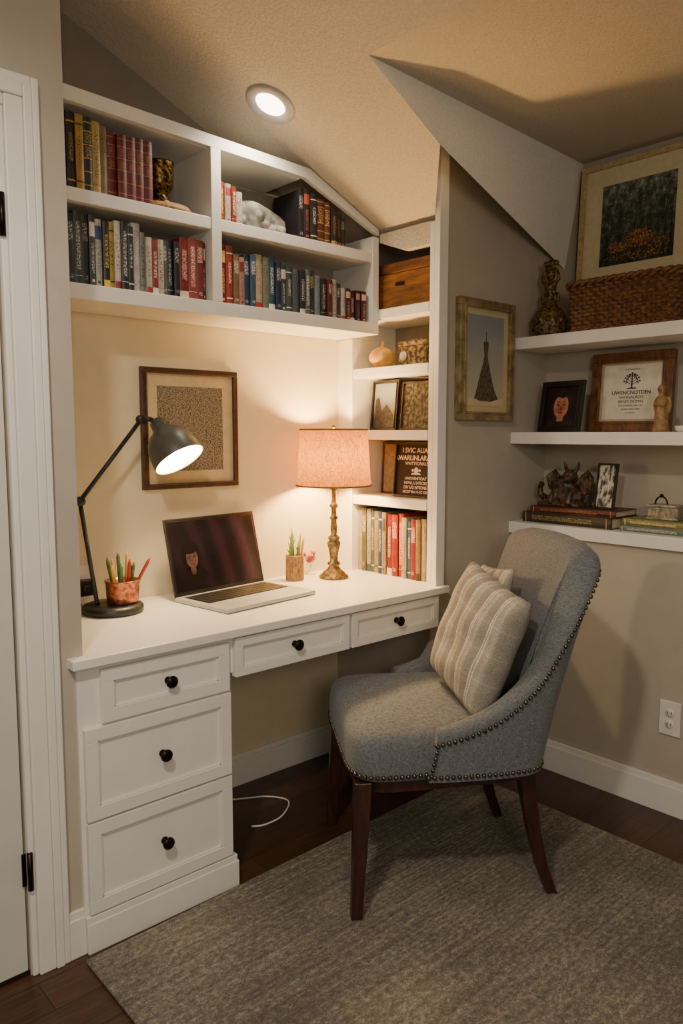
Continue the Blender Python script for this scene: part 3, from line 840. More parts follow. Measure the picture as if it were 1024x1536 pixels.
m = M(); m.lathe([(0, 0), (0.017, 0), (0.017, 0.004), (0, 0.006)], 16, 0, T(-0.045, -0.04, 0.035) @ Rx(90)); m.obj('medallion', PAPER, parent=tn)

def basket():
    e = thing('wicker_basket', 'rectangular dark brown wicker basket standing on the deep shelf', 'basket', (2.66, 1.395, 1.6682), (0, 0, math.radians(-90)), local=True)
    W, D, H = 0.205, 0.095, 0.168
    def path(s):
        a = 2*math.pi*s
        c, q = math.cos(a), math.sin(a); n = 9
        r = (abs(c)**n+abs(q)**n)**(-1.0/n)
        return r*c, r*q
    NS_ = 2000; P = [Vector((path(k/NS_)[0]*W, path(k/NS_)[1]*D, 0)) for k in range(NS_+1)]
    cum = [0]
    for a, b in zip(P, P[1:]): cum.append(cum[-1]+(b-a).length)
    nc = 384; samp = []; k = 0
    for i in range(nc):
        tgt = cum[-1]*i/nc
        while cum[k+1] < tgt: k += 1
        f = (tgt-cum[k])/(cum[k+1]-cum[k])
        samp.append(P[k].lerp(P[k+1], f))
    nr = 72
    m = M()
    def f(i, j):
        p = samp[i]; z = H*j/(nr-1); kk = 0.95+0.04*j/(nr-1)
        row = j//6
        n = Vector((p.x/W**2, p.y/D**2, 0)).normalized()
        wv = 0.0070*math.sin(2*math.pi*i*32/nc+math.pi*(row % 2)) + 0.0070*math.sin(math.pi*((j % 6)+0.5)/6)
        return (p.x*kk+n.x*wv, p.y*kk+n.y*wv, z)
    m.grid(f, nc, nr, closeu=True)
    m.obj('body', WICK, parent=e, recalc=False)
    for zz, kk, nm, rr_ in ((H+0.008, 1.04, 'rim', 0.0085), (0.008, 0.985, 'foot_band', 0.006)):
        m = M()
        for ph in (0, math.pi):
            pts = []
            for i in range(0, nc+1, 2):
                p = samp[i % nc]; n = Vector((p.x/W**2, p.y/D**2, 0)).normalized(); t = 2*math.pi*i*18/nc+ph
                pts.append((p.x*kk+n.x*rr_*math.cos(t), p.y*kk+n.y*rr_*math.cos(t), max(rr_, zz+rr_*0.9*math.sin(t))))
            m.tube(pts, rr_*0.95, 6)
        m.obj(nm, WICK, parent=e)
    m = M(); m.box(-W*0.93, W*0.93, -D*0.93, D*0.93, 0.001, 0.005); m.obj('base', WICK, parent=e)
    m = M()
    def f2(i, j):
        x = -W*0.97+2*W*0.97*i/119; y = -D*0.97+2*D*0.97*j/39
        return (x, y, H+0.006+0.012*(1-(x/W)**2)+0.003*math.sin(i*0.9+math.pi*((j//3) % 2)))
    m.grid(f2, 120, 40)
    m.obj('lid', WICK, parent=e, recalc=False)
basket()

m = M()
m.lathe([(0, 0), (0.050, 0), (0.058, 0.010), (0.062, 0.030), (0.061, 0.055), (0.054, 0.082), (0.040, 0.103), (0.024, 0.118), (0.015, 0.132), (0.013, 0.15), (0.020, 0.165), (0.022, 0.18), (0.014, 0.198), (0.010, 0.205), (0, 0.21)], 28)
m.sphere((0, 0, 0.222), (0.017, 0.017, 0.020))
for s in (-1, 1):
    m.tube([(0, s*0.018, 0.188), (0.0, s*0.034, 0.205), (0, s*0.026, 0.235), (0, s*0.008, 0.250)], [0.008, 0.007, 0.006, 0.006], 8)
    m.tube([(0, s*0.010, 0.16), (0, s*0.03, 0.15), (0, s*0.034, 0.13), (0, s*0.02, 0.115)], [0.007, 0.007, 0.006, 0.006], 8)
    m.sphere((0, s*0.020, 0.262), (0.010, 0.012, 0.010))
m.sphere((0, 0, 0.262), (0.012, 0.016, 0.014))
for k in range(14):
    a = 2*math.pi*k/14
    m.sphere((0.058*math.cos(a), 0.058*math.sin(a), 0.058), 0.009, 8, 6)
    m.sphere((0.058*math.cos(a+.2), 0.058*math.sin(a+.2), 0.028), 0.008, 8, 6)
    m.sphere((0.046*math.cos(a), 0.046*math.sin(a), 0.086), 0.007, 8, 6)
o = m.obj('statuette', STATUE, origin=(0, 0, 0), at=(2.600, 1.695, 1.6684)); remesh(o, 0.003); o.scale = (1.06, 1.06, 1.06)
tag(o, 'ornate antique bronze statuette with bulbous base and raised arms', 'statue')

m = M()
m.lathe([(0, 0), (0.028, 0), (0.028, 0.008), (0.024, 0.02), (0.022, 0.05), (0.018, 0.085), (0.020, 0.105), (0.012, 0.122), (0.008, 0.128), (0, 0.13)], 20)
m.sphere((-0.002, 0, 0.143), (0.015, 0.014, 0.017))
for s in (-1, 1):
    m.sphere((0.008, s*0.018, 0.09), (0.006, 0.014, 0.032))
    m.tube([(-0.005, s*0.018, 0.105), (-0.018, s*0.016, 0.088), (-0.022, s*0.004, 0.095)], 0.006, 8)
o = m.obj('figurine', TANRES, origin=(0, 0, 0), at=(2.565, 1.225, 1.3072)); remesh(o, 0.0028)
tag(o, 'small carved tan angel figurine on wall shelf', 'figurine')
m = M(); m.lathe([(0, 0), (0.022, 0), (0.028, 0.006), (0.030, 0.02), (0.027, 0.02), (0.02, 0.006), (0, 0.005)], 24)
o = m.obj('small_bowl', PLASTW, origin=(0, 0, 0), at=(2.555, 1.14, 1.3072)); tag(o, 'tiny white ceramic dish on wall shelf', 'bowl')

def flat_book(w, d, h, c, ink, loc, rz, label, group):
    m = M()
    m.box(-w/2, w/2, -d/2, d/2, 0, 0.003); m.box(-w/2, w/2, -d/2, d/2, h-0.003, h)
    n = 8
    m.prism([(-w/2, -d/2+0.002-0.005*math.sin(math.pi*k/n), 0.0+h*k/n) for k in range(n+1)] + [(-w/2, -d/2+0.006, h), (-w/2, -d/2+0.006, 0)], (w, 0, 0))
    m.box(-w/2+0.004, w/2-0.004, -d/2+0.006, d/2-0.004, 0.003, h-0.003, 2)
    m.box(-w*0.38, w*0.30, -d/2-0.0042, -d/2-0.0034, h*0.3, h*0.72, 3)
    m.box(-w*0.46, -w*0.45, -d/2-0.0042, -d/2-0.003, h*0.06, h*0.94, 1); m.box(w*0.45, w*0.46, -d/2-0.0042, -d/2-0.003, h*0.06, h*0.94, 1)
    o = m.obj('book', bmats(c, ink), origin=(0, 0, 0), at=loc, rot=(0, 0, math.radians(rz)))
    tag(o, label, 'book', group)
    return o
gl = 'books lying flat on the low wall shelf'
flat_book(0.385, 0.19, 0.040, '3d3426', 'b49a60', (2.648, 1.572, 0.9572), -92, 'thick dark olive antique book lying flat under a red one', gl)
flat_book(0.350, 0.17, 0.024, '5c2418', 'b87a44', (2.650, 1.560, 0.9976), -88, 'thin dark red book lying flat on a thicker book', gl)
flat_book(0.26, 0.17, 0.020, '6c7a74', 'cfc8b0', (2.640, 1.225, 0.9572), -90, 'grey-green book lying flat at bottom of stack', gl)
flat_book(0.25, 0.16, 0.024, '8a8248', 'e0d8b0', (2.642, 1.222, 0.9776), -94, 'olive yellow book lying flat in stack', gl)
m = M()
m.sphere((0, 0, 0.030), (0.045, 0.065, 0.030)); m.sphere((0, 0.01, 0.065), (0.035, 0.045, 0.036))
m.sphere((-0.01, -0.015, 0.095), (0.026, 0.026, 0.024)); m.sphere((-0.032, -0.020, 0.088), (0.018, 0.015, 0.012))
for s in (-1, 1):
    m.tube([(-0.005, -0.015+s*0.014, 0.11), (0.0, -0.015+s*0.026, 0.128), (-0.006, -0.015+s*0.030, 0.146)], [0.008, 0.006, 0.002], 8)
    m.tube([(0.01, 0.03*s, 0.07), (0.02, 0.065*s, 0.11), (0.01, 0.085*s, 0.09), (0.015, 0.080*s, 0.05)], [0.010, 0.009, 0.010, 0.006], 8)
    m.sphere((0.015, s*0.058, 0.072), (0.008, 0.026, 0.036))
    m.tube([(-0.02, s*0.03, 0.05), (-0.045, s*0.035, 0.035), (-0.050, s*0.035, 0.008)], [0.013, 0.010, 0.012], 8)
m.tube([(0.02, 0.05, 0.02), (0.0, 0.085, 0.018), (-0.02, 0.098, 0.035), (-0.018, 0.100, 0.06), (-0.02, 0.090, 0.07)], [0.016, 0.013, 0.012, 0.009, 0.012], 8)
m.box(-0.05, 0.04, -0.07, 0.09, 0.0, 0.012)
o = m.obj('gargoyle_sculpture', DARKRES, origin=(0, 0, 0), at=(2.64, 1.620, 1.0220)); remesh(o, 0.0028)
o.scale = (1.15, 1.1, 1.2)
tag(o, 'dark resin winged gargoyle sculpture crouching on stacked books', 'sculpture')
framed('framed_photograph', 'narrow framed monochrome photograph leaning upright on stacked books', (2.625, 1.455, 1.0220), -96, 0.085, 0.170, 0.006, FRAMEBL, MATCR, noisy('mono_print', '3a3630', 'c9c2b0', scale=(1, 1, .5), ns=60, rough=.5, lo=.44, hi=.56), 0.001, lean=8, depth=0.01)
tc_ = thing('trinket_box', 'tarnished silver trinket box with arched handle on small books', 'ornament', (2.635, 1.225, 1.0020), (0, 0, math.radians(-92)), local=True)
m = M(); m.box(-0.055, 0.055, -0.03, 0.03, 0, 0.042); m.box(-0.06, 0.06, -0.034, 0.034, 0.0, 0.006); m.obj('body', GLASSY, parent=tc_, bevel=0.002)
m = M(); m.box(-0.058, 0.058, -0.032, 0.032, 0.0425, 0.052); m.obj('lid', GLASSY, parent=tc_, bevel=0.002)
m = M(); m.tube([(-0.042, 0, 0.052)] + [(-0.02+0.022*math.cos(math.pi-math.pi*k/10), 0, 0.053+0.026*math.sin(math.pi*k/10)) for k in range(11)], 0.003, 8)
m.sphere((-0.02, 0, 0.082), 0.007); m.obj('handle', BRONZE, parent=tc_)

# ------------------------------------------------------------------ desk lamp
dl = thing('desk_lamp', 'black metal adjustable desk lamp with dome shade, switched on', 'lamp', (1.020, 2.175, 0.76), local=False)
m = M(); m.lathe([(0, 0), (0.086, 0), (0.091, 0.004), (0.092, 0.016), (0.088, 0.023), (0.075, 0.0275), (0.03, 0.0283), (0, 0.0283)], 48, 0, T(1.020, 2.175, 0.7602))
m.obj('base', LAMPBLK, parent=dl)
J0 = Vector((0.975, 2.185, 0.788)); J1 = Vector((0.932, 2.185, 1.103)); J2 = Vector((1.138, 2.190, 1.345))
m = M(); m.tube([J0, J0.lerp(J1, 0.03), J1], [0.008, 0.0065, 0.0065], 12); m.obj('arm', LAMPBLK, parent=dl)
m = M(); m.tube([J1, J2], 0.0065, 12); m.obj('arm', LAMPBLK, parent=dl)
for J in (J1, J2):
    m = M()
    m.lathe([(0, -0.012), (0.013, -0.012), (0.014, -0.008), (0.014, 0.008), (0.013, 0.012), (0, 0.012)], 20, 0, T(*J) @ Rx(90))
    if J is J1: m.tube([J1+Vector((-0.035, 0, -0.005)), J1], [0.006, 0.005], 8)
    m.obj('joint', LAMPBLK, parent=dl)
C = Vector((1.218, 2.100, 1.220)); ax = Vector((-0.215, 0.560, 0.835)).normalized()
L = 0.142; top = C+ax*L
q = Vector((0, 0, 1)).rotation_difference(ax).to_matrix().to_4x4()
TM = Matrix.Translation(C) @ q
outer = [(0.0825, 0.0), (0.082, 0.012), (0.080, 0.035), (0.074, 0.062), (0.063, 0.085), (0.047, 0.102), (0.034, 0.112), (0.028, 0.122), (0.026, L+0.002), (0.018, L+0.010), (0, L+0.012)]
inner = [(0.0, 0.100), (0.036, 0.098), (0.055, 0.084), (0.069, 0.060), (0.075, 0.034), (0.0785, 0.010), (0.0795, 0.0), (0.0825, 0.0)]
m = M(); m.lathe(outer, 40, 0, TM); m.obj('lamp_shade', SHADEGR, parent=dl)
m = M(); m.lathe(inner, 40, 0, TM); m.obj('shade_lining', INNERW, parent=dl)
m = M(); m.tube([J2, J2.lerp(top, 0.5)+Vector((0, 0, 0.006)), top], 0.008, 10); m.obj('neck', LAMPBLK, parent=dl)
BULB1 = emis('desk_bulb_glow', 'ffdca6', 760)
m = M(); m.sphere((0, 0, 0.054), (0.024, 0.024, 0.028), mat=TM); m.obj('bulb', BULB1, parent=dl)
m = M(); m.tube([(0.99, 2.235, 0.768), (0.965, 2.27, 0.765), (0.955, 2.285, 0.80), (0.962, 2.285, 0.825)], 0.0025, 8); m.obj('cord', PLASTB, parent=dl)

so = thing('wall_socket', 'black power adaptor plugged into a wall socket above desk', 'socket', (0.975, 2.295, 0.83))
m = M(); m.box(0.94, 1.01, 2.293, 2.2995, 0.785, 0.895); m.obj('plate', PLASTW, parent=so, bevel=0.002)
m = M(); m.box(0.95, 1.0, 2.262, 2.293, 0.80, 0.85); m.box(0.965, 0.985, 2.25, 2.262, 0.815, 0.835); m.obj('plug', PLASTB, parent=so, bevel=0.004)

cp = thing('pencil_pot', 'hammered copper pot holding pencils beside desk lamp', 'pencil holder', (1.045, 2.158, 0.7887))
PX, PY = 1.045, 2.158
m = M()
m.lathe([(0, 0), (0.044, 0), (0.047, 0.004), (0.049, 0.030), (0.050, 0.062), (0.053, 0.066), (0.053, 0.070), (0.047, 0.070), (0.046, 0.03), (0.042, 0.006), (0, 0.006)], 40, 0, T(PX, PY, 0.7887))
m.obj('pot', COPPER, parent=cp)
rnd = random.Random(5)
cols = [PENR, PENY, GREEN, PENW, GREEN, PENY, PENG, PENR, GREEN]
for k, cm in enumerate(cols):
    a = 2*math.pi*k/len(cols); r0 = 0.02; r1 = 0.036+0.008*rnd.random()
    h = rnd.uniform(0.11, 0.145)
    p0 = Vector((PX+r0*math.cos(a), PY+r0*math.sin(a), 0.797)); p1 = Vector((PX+r1*math.cos(a), PY+r1*math.sin(a), 0.797+h))
    if k == 0: p1 = Vector((PX+0.080, PY-0.03, 0.925))
    m = M(); m.tube([p0, p0.lerp(p1, 0.88), p1], [0.0055, 0.0055, 0.001], 6)
    o = m.obj('pencil', cm, bevel=0)
    tag(o, ('wooden pencil standing in the copper pot'), 'pencil', 'pencils in the copper pot')

bc = thing('bark_cup', 'small rustic bark cup holding green sprigs and pencils', 'pencil holder', (1.752, 2.205, 0.7602))
m = M(); m.lathe([(0, 0), (0.033, 0), (0.034, 0.003), (0.033, 0.091), (0.032, 0.094), (0.028, 0.094), (0.027, 0.01), (0, 0.008)], 28, 0, T(1.752, 2.205, 0.7602))
m.obj('cup', BARK, parent=bc)
for k, (dx, dy, h, cm) in enumerate([(-0.02, 0, 0.165, GREEN), (0.0, 0.012, 0.18, GREEN), (0.030, 0.0, 0.175, PENW), (0.038, -0.008, 0.16, PENY), (-0.03, -0.006, 0.14, GREEN), (0.01, -0.01, 0.15, GREEN), (-0.008, 0.01, 0.195, GREEN)]):
    p0 = Vector((1.752+dx*0.4, 2.205+dy*0.4, 0.770)); p1 = Vector((1.752+dx, 2.205+dy, 0.76+h))
    m = M()
    if cm is GREEN:
        m.tube([p0, p0.lerp(p1, 0.6)+Vector((0, 0, 0)), p1], [0.002, 0.005, 0.001], 8)
        for s in (-1, 1):
            m.tube([p0.lerp(p1, 0.7), p0.lerp(p1, 0.85)+Vector((s*0.012, 0, 0))], [0.003, 0.001], 6)
        o = m.obj('sprig', cm); tag(o, 'green succulent sprig standing in bark cup', 'plant', 'sprigs in the bark cup')
    else:
        m.tube([p0, p0.lerp(p1, 0.9), p1], [0.0038, 0.0038, 0.001], 6)
        o = m.obj('pencil', cm); tag(o, 'plain wooden pencil standing in bark cup', 'pencil', 'pencils in the bark cup')
orn = thing('ornament', 'tiny red and white painted bird ornament on desk', 'ornament', (1.872, 2.258, 0.7602))
m = M(); m.lathe([(0, 0), (0.018, 0), (0.016, 0.006), (0.006, 0.012), (0.005, 0.035), (0, 0.04)], 20, 0, T(1.872, 2.258, 0.7602)); m.obj('stand', PLASTW, parent=orn)
m = M(); m.sphere((1.872, 2.258, 0.822), (0.022, 0.015, 0.020)); m.sphere((1.884, 2.256, 0.845), 0.011); m.tube([(1.856, 2.258, 0.826), (1.84, 2.258, 0.845)], [0.010, 0.004], 8); m.obj('body', noisy('bird_red_white', '8c2a24', 'c8a898', ns=50, rough=.5, lo=.45, hi=.6), parent=orn)

# ------------------------------------------------------------------ table lamp
LX, LY = 1.888, 2.140
tl = thing('table_lamp', 'turned antique brass table lamp with burlap drum shade, switched on', 'lamp', (LX, LY, 0.7602))
m = M()
m.lathe([(0, 0), (0.054, 0), (0.056, 0.004), (0.054, 0.010), (0.044, 0.016), (0.042, 0.022), (0.026, 0.034), (0.018, 0.046), (0.024, 0.052), (0.024, 0.058), (0.014, 0.066),
         (0.016, 0.09), (0.022, 0.118), (0.026, 0.135), (0.018, 0.142), (0.022, 0.150), (0.022, 0.156), (0.011, 0.164), (0.013, 0.19), (0.010, 0.22), (0.017, 0.228), (0.010, 0.236),
         (0.009, 0.262), (0.016, 0.270), (0.016, 0.276), (0.009, 0.284), (0.008, 0.33), (0.014, 0.335), (0.014, 0.36), (0, 0.362)], 32, 0, T(LX, LY, 0.7602))
m.obj('base', BRASS, parent=tl)
m = M()
def sh(i, j):
    a = 2*math.pi*i/64; z = 1.110+0.206*j/8; r = 0.139-0.014*j/8
    return (LX+r*math.cos(a), LY+r*math.sin(a), z)
m.grid(sh, 64, 9, closeu=True)
o = m.obj('lamp_shade', SHADE, parent=tl, recalc=False)
m = M()
for z, r in ((1.110, 0.1392), (1.316, 0.1252)):
    m.tube([(LX+r*math.cos(2*math.pi*k/48), LY+r*math.sin(2*math.pi*k/48), z) for k in range(49)], 0.0032, 6)
m.obj('shade_trim', noisy('shade_trim', '5c3c18', '7a5224', rough=.9), parent=tl)
m = M()
for k in range(3):
    a = 2*math.pi*k/3+0.3
    m.tube([(LX, LY, 1.300), (LX+0.125*math.cos(a), LY+0.125*math.sin(a), 1.312)], 0.0018, 6)
m.tube([(LX, LY, 1.27), (LX, LY, 1.32)], 0.003, 8); m.sphere((LX, LY, 1.326), 0.007)
m.tube([(LX, LY, 1.12), (LX+0.062, LY, 1.16), (LX+0.062, LY, 1.25), (LX, LY, 1.29)], 0.0016, 6)
m.obj('harp', BRASS, parent=tl)
BULB2 = emis('table_bulb_glow', 'ffce84', 520)
m = M(); m.sphere((LX, LY, 1.208), (0.046, 0.046, 0.046), 24, 16); m.obj('bulb', BULB2, parent=tl)
m = M(); m.tube([(LX, LY, 1.12), (LX, LY, 1.166)], 0.012, 12); m.obj('socket', BRASS, parent=tl)

# ------------------------------------------------------------------ laptop
lp = thing('laptop', 'open silver laptop with dark maroon screen on the desk', 'laptop', (1.435, 2.060, 0.7602), (0, 0, math.radians(7)), local=True)
W2, D2 = 0.195, 0.13
m = M(); m.box(-W2, W2, -D2, D2, 0.001, 0.015); m.obj('base', ALU, parent=lp, bevel=0.004, seg=3)
m = M(); m.box(-W2+0.02, W2-0.02, -0.02, D2-0.022, 0.015, 0.0156)
nk = 14
for r in range(6):
    for c in range(nk):
        kw = (2*W2-0.044)/nk; x0 = -W2+0.022+c*kw; y0 = -0.018+r*0.0205
        m.box(x0+0.0012, x0+kw-0.0012, y0+0.001, y0+0.0185, 0.0156, 0.0172)
m.obj('keyboard', KEYB, parent=lp)
m = M(); m.box(-0.06, 0.06, -D2+0.012, -0.030, 0.015, 0.0153); m.obj('trackpad', noisy('trackpad', '9fa1a3', 'a6a8aa', rough=.3), parent=lp)
SC = T(0, D2-0.006, 0.012) @ Rx(-13)
m = M(); m.box(-W2, W2, 0, 0.006, 0, 0.258, 0, SC); lid = m.obj('screen', noisy('lid_metal', '3a3634', '44403c', rough=.35, metal=.5), parent=lp, bevel=0.002)
m = M(); m.box(-W2+0.004, W2-0.004, -0.0008, 0, 0.004, 0.254, 0, SC); m.obj('bezel', PLASTB, parent=lid)
def mk_screen():
    m, nt, b = new_mat('maroon_display')
    w = nt.nodes.new('ShaderNodeTexWave'); w.inputs['Scale'].default_value = 2.4; w.inputs['Distortion'].default_value = 4; w.inputs['Detail'].default_value = 3
    nt.links.new(coords(nt, (1.6, 0.6, 0.6), (0.3, 0.5, 0.2)), w.inputs['Vector'])
    tc = nt.nodes.new('ShaderNodeTexCoord'); sp = nt.nodes.new('ShaderNodeSeparateXYZ')
    nt.links.new(tc.outputs['Object'], sp.inputs[0])
    f = mathn(nt, 'ADD', mathn(nt, 'MULTIPLY', w.outputs['Fac'], 0.40), mathn(nt, 'MULTIPLY', sp.outputs['X'], 1.3))
    col = ramp(nt, f, [(0.0, lin('110c0f')), (0.30, lin('1f1216')), (0.70, lin('3c1c26'))])
    nt.links.new(col, b.inputs['Base Color']); nt.links.new(col, b.inputs['Emission Color'])
    b.inputs['Emission Strength'].default_value = 0.12
    b.inputs['Roughness'].default_value = 0.15
    return m
m = M(); m.box(-W2+0.012, W2-0.012, -0.0012, -0.0008, 0.016, 0.246, 0, SC); m.obj('display', mk_screen(), parent=lid)
m = M()
def ovS(cx, cz, rx, rz, y, mi, n=18):
    m.prism([(cx+rx*math.cos(2*math.pi*k/n), y, cz+rz*math.sin(2*math.pi*k/n)) for k in range(n)], (0, -0.0002, 0), mi, SC)
ovS(-0.108, 0.128, 0.040, 0.052, -0.0013, 0); ovS(-0.108, 0.060, 0.062, 0.034, -0.0013, 0)
ovS(-0.106, 0.122, 0.024, 0.033, -0.0016, 1); ovS(-0.106, 0.084, 0.011, 0.018, -0.0015, 1)
ovS(-0.112, 0.150, 0.028, 0.014, -0.0019, 0)
for sx in (-1, 1): ovS(-0.106+sx*0.009, 0.126, 0.0045, 0.0020, -0.0019, 0, 10)
ovS(-0.106, 0.103, 0.007, 0.0022, -0.0019, 2, 10)
m.obj('screen_figure', [noisy('scr_dark', '0e0a0c', '18100f', rough=.2), noisy('scr_skin', '3a2a28', '5a4440', rough=.2), noisy('scr_lip', '40201f', '4a2624', rough=.2)], parent=lid)

# ------------------------------------------------------------------ chair
CA = 146.0
CX, CY = 1.695, 1.476
CH = thing('upholstered_chair', 'blue-grey tweed wingback side chair with nailhead trim and dark legs', 'chair', (CX, CY, 0.012), (0, 0, math.radians(CA)), local=True)
def sup(a, n, hx, hy, cx):
    c, s = math.cos(a), math.sin(a)
    r = (abs(c)**n+abs(s)**n)**(-1.0/n)
    x, y = r*c*hx, r*s*hy
    y *= 1.0+0.10*(x/hx)*0.5
    return cx+x, y
prof = [(0.0, 0.372), (0.94, 0.372), (0.985, 0.380), (1.0, 0.40), (1.003, 0.43), (1.0, 0.455), (0.990, 0.475), (0.968, 0.489), (0.92, 0.500), (0.82, 0.508), (0.6, 0.514), (0.3, 0.517), (0.0, 0.518)]
NS = 96
m = M()
m.grid(lambda i, j: (lambda p: (p[0], p[1], prof[j][1]))((lambda a, k: (0.02+(sup(a, 6.5, 0.268, 0.275, 0)[0])*k, sup(a, 6.5, 0.268, 0.275, 0)[1]*k))(2*math.pi*i/NS, prof[j][0])), NS, len(prof), closeu=True)
m.obj('seat', FABRIC, parent=CH)
half = [(0.085, 0.292), (0.03, 0.296), (-0.04, 0.297), (-0.105, 0.295), (-0.164, 0.289), (-0.212, 0.276), (-0.246, 0.240), (-0.258, 0.172), (-0.261, 0.085), (-0.262, 0.0)]
path = half + [(x, -y) for x, y in half[:-1][::-1]]
tops = [0.495, 0.508, 0.535, 0.580, 0.655, 0.795, 0.924, 0.954, 0.963, 0.965]
topl = tops + tops[:-1][::-1]
def cr(arr, t):
    n = len(arr); i = min(int(t), n-2); f = t-i
    p0 = arr[max(i-1, 0)]; p1 = arr[i]; p2 = arr[i+1]; p3 = arr[min(i+2, n-1)]
    return 0.5*((2*p1)+(-p0+p2)*f+(2*p0-5*p1+4*p2-p3)*f*f+(-p0+3*p1-3*p2+p3)*f**3)
px = [p[0] for p in path]; py = [p[1] for p in path]
def shell(t, w):
    x = cr(px, t); y = cr(py, t); tp = cr(topl, t)
    z = 0.376+(tp-0.376)*w
    d = z-0.376
    x2 = x-0.17*d-0.15*d*d
    y2 = y*(1+0.20*d)
    return Vector((x2, y2, z))
def snorm(t):
    e = 0.02; t0 = max(t-e, 0); t1 = min(t+e, len(path)-1)
    d = Vector((cr(px, t1)-cr(px, t0), cr(py, t1)-cr(py, t0), 0)).normalized()
    n = Vector((-d.y, d.x, 0))
    c = Vector((cr(px, t), cr(py, t), 0))-Vector((0.05, 0, 0))
    return n if n.dot(c) > 0 else -n
NT, NW = 90, 16
LT = len(path)-1
m = M()
sec = []
for i in range(NT+1):
    t = LT*i/NT
    cen = 1-abs(t-LT/2)/(LT/2)
    th = 0.052+0.034*max(0, min(1, cen*1.6))
    nrm = snorm(t)
    row = []
    for j in range(NW+1):
        row.append(shell(t, j/NW))
    tp = shell(t, 1.0)
    for k in (1, 2, 3, 4, 5):
        a = math.pi*k/6
        row.append(tp-nrm*(th/2)*(1-math.cos(a))+Vector((0, 0, 0.6*th/2*math.sin(a)*1.2)))
    for j in range(NW, -1, -1):
        w = j/NW
        puff = 1+0.22*math.sin(math.pi*w)*cen
        row.append(shell(t, w)-nrm*th*(puff if j < NW else 1))
    sec.append(row)
nvv = len(sec[0])
m.grid(lambda i, j: sec[i][j], NT+1, nvv)
m.add(sec[0], [tuple(range(nvv))], 0, False); m.add(sec[-1], [tuple(range(nvv))[::-1]], 0, False)
m.obj('backrest', FABRIC, parent=CH)
nails = []
def resample(pts, step):
    out = [pts[0]]; acc = 0
    for a, b in zip(pts, pts[1:]):
        L_ = (b-a).length
        while acc+L_ >= step:
            a = a.lerp(b, (step-acc)/L_); L_ = (b-a).length; acc = 0; out.append(a.copy())
        acc += L_
    return out
line = []
for i in range(0, 361):
    t = LT*i/360
    s_ = shell(t, 1.0); hgt = s_.z-0.376
    p = shell(t, 1-0.016/max(hgt, 0.05))+snorm(t)*0.0015
    line.append(p)
nails += resample(line, 0.0165)
for sgn in (1, -1):
    t_ = 0.12 if sgn > 0 else LT-0.12
    nails += resample([shell(t_, 0.16)+Vector((0, sgn*0.002, 0)), shell(t_, 0.85)+Vector((0, sgn*0.002, 0))], 0.0165)
bl = [shell(LT*i/200, 0)+snorm(LT*i/200)*0.0015+Vector((0, 0, 0.014)) for i in range(201)]
nails += resample(bl, 0.0165)
sl = []
for i in range(0, 201):
    a = -1.45+2.9*i/200
    x, y = sup(a, 6.5, 0.268, 0.275, 0)
    sl.append(Vector((0.02+x*1.003, y*1.003, 0.392)))
nails += [p for p in resample(sl, 0.0165) if p.x > 0.085]
m = M()
for p in nails: m.sphere(p, 0.0064, 8, 6)
o = m.obj('nailhead_trim', NAIL, parent=CH); o['kind'] = 'stuff'
m = M()
m.grid(lambda i, j: (0.015+sup(2*math.pi*i/NS, 6, 0.255, 0.252, 0)[0], sup(2*math.pi*i/NS, 6, 0.255, 0.252, 0)[1], (0.340, 0.376)[j]), NS, 2, closeu=True)
m.add([(0.015+sup(2*math.pi*i/NS, 6, 0.255, 0.252, 0)[0], sup(2*math.pi*i/NS, 6, 0.255, 0.252, 0)[1], 0.340) for i in range(NS)], [tuple(range(NS))[::-1]])
m.obj('seat_rail', DKWOOD, parent=CH)
for s in (1, -1):
    m = M(); m.loft([((0.272, s*0.262, -0.012 if s < 0 else 0.0), 0.015, 0.015), ((0.262, s*0.252, 0.18), 0.019, 0.019), ((0.252, s*0.240, 0.372), 0.023, 0.023)])
    m.obj('leg', DKWOOD, parent=CH, bevel=0.003)
    m = M(); m.loft([((-0.292, s*0.222, 0.0), 0.015, 0.014), ((-0.262, s*0.220, 0.08), 0.016, 0.015), ((-0.238, s*0.216, 0.18), 0.018, 0.017), ((-0.222, s*0.212, 0.28), 0.021, 0.019), ((-0.210, s*0.208, 0.372), 0.024, 0.021)])
    m.obj('leg', DKWOOD, parent=CH, bevel=0.003)

def pillow(loc, rot, size, th, label):
    n = 40
    m = M()
    def f(sg):
        def g(i, j):
            u = -1+2*i/(n-1); v = -1+2*j/(n-1)
            edge = (1-abs(u)**3.5)*(1-abs(v)**3.5)
            pinch = 1-0.05*(abs(u)**2)*(1-abs(v)**2)
            pin2 = 1-0.05*(abs(v)**2)*(1-abs(u)**2)
            wr = (0.004*math.sin(5*u+3*v)+0.003*math.sin(9*v-4*u))*edge
            return (u*size*pinch, sg*(th*(max(edge, 0)**0.5)+wr), v*size*pin2)
        return g
    m.grid(f(1), n, n); m.grid(f(-1), n, n)
    o = m.obj('cushion', PILLOW, origin=(0, 0, 0), at=loc, rot=rot)
    bm = bmesh.new(); bm.from_mesh(o.data); bmesh.ops.remove_doubles(bm, verts=bm.verts, dist=0.0004); bmesh.ops.recalc_face_normals(bm, faces=bm.faces); bm.to_mesh(o.data); bm.free()
    tag(o, label, 'cushion', 'cushions on the chair')
    return o
def chair_w(x, y, z):
    a = math.radians(CA)
    return (CX+x*math.cos(a)-y*math.sin(a), CY+x*math.sin(a)+y*math.cos(a), z+0.012)
def prot(lean, roll, yaw):
    R = Rz(CA+90+yaw) @ Rx(-lean) @ Ry(roll)
    return R.to_euler()
pillow(chair_w(-0.112, 0.070, 0.700), prot(17, 10, 10), 0.184, 0.064, 'striped taupe linen cushion in front, leaning on the chair back')
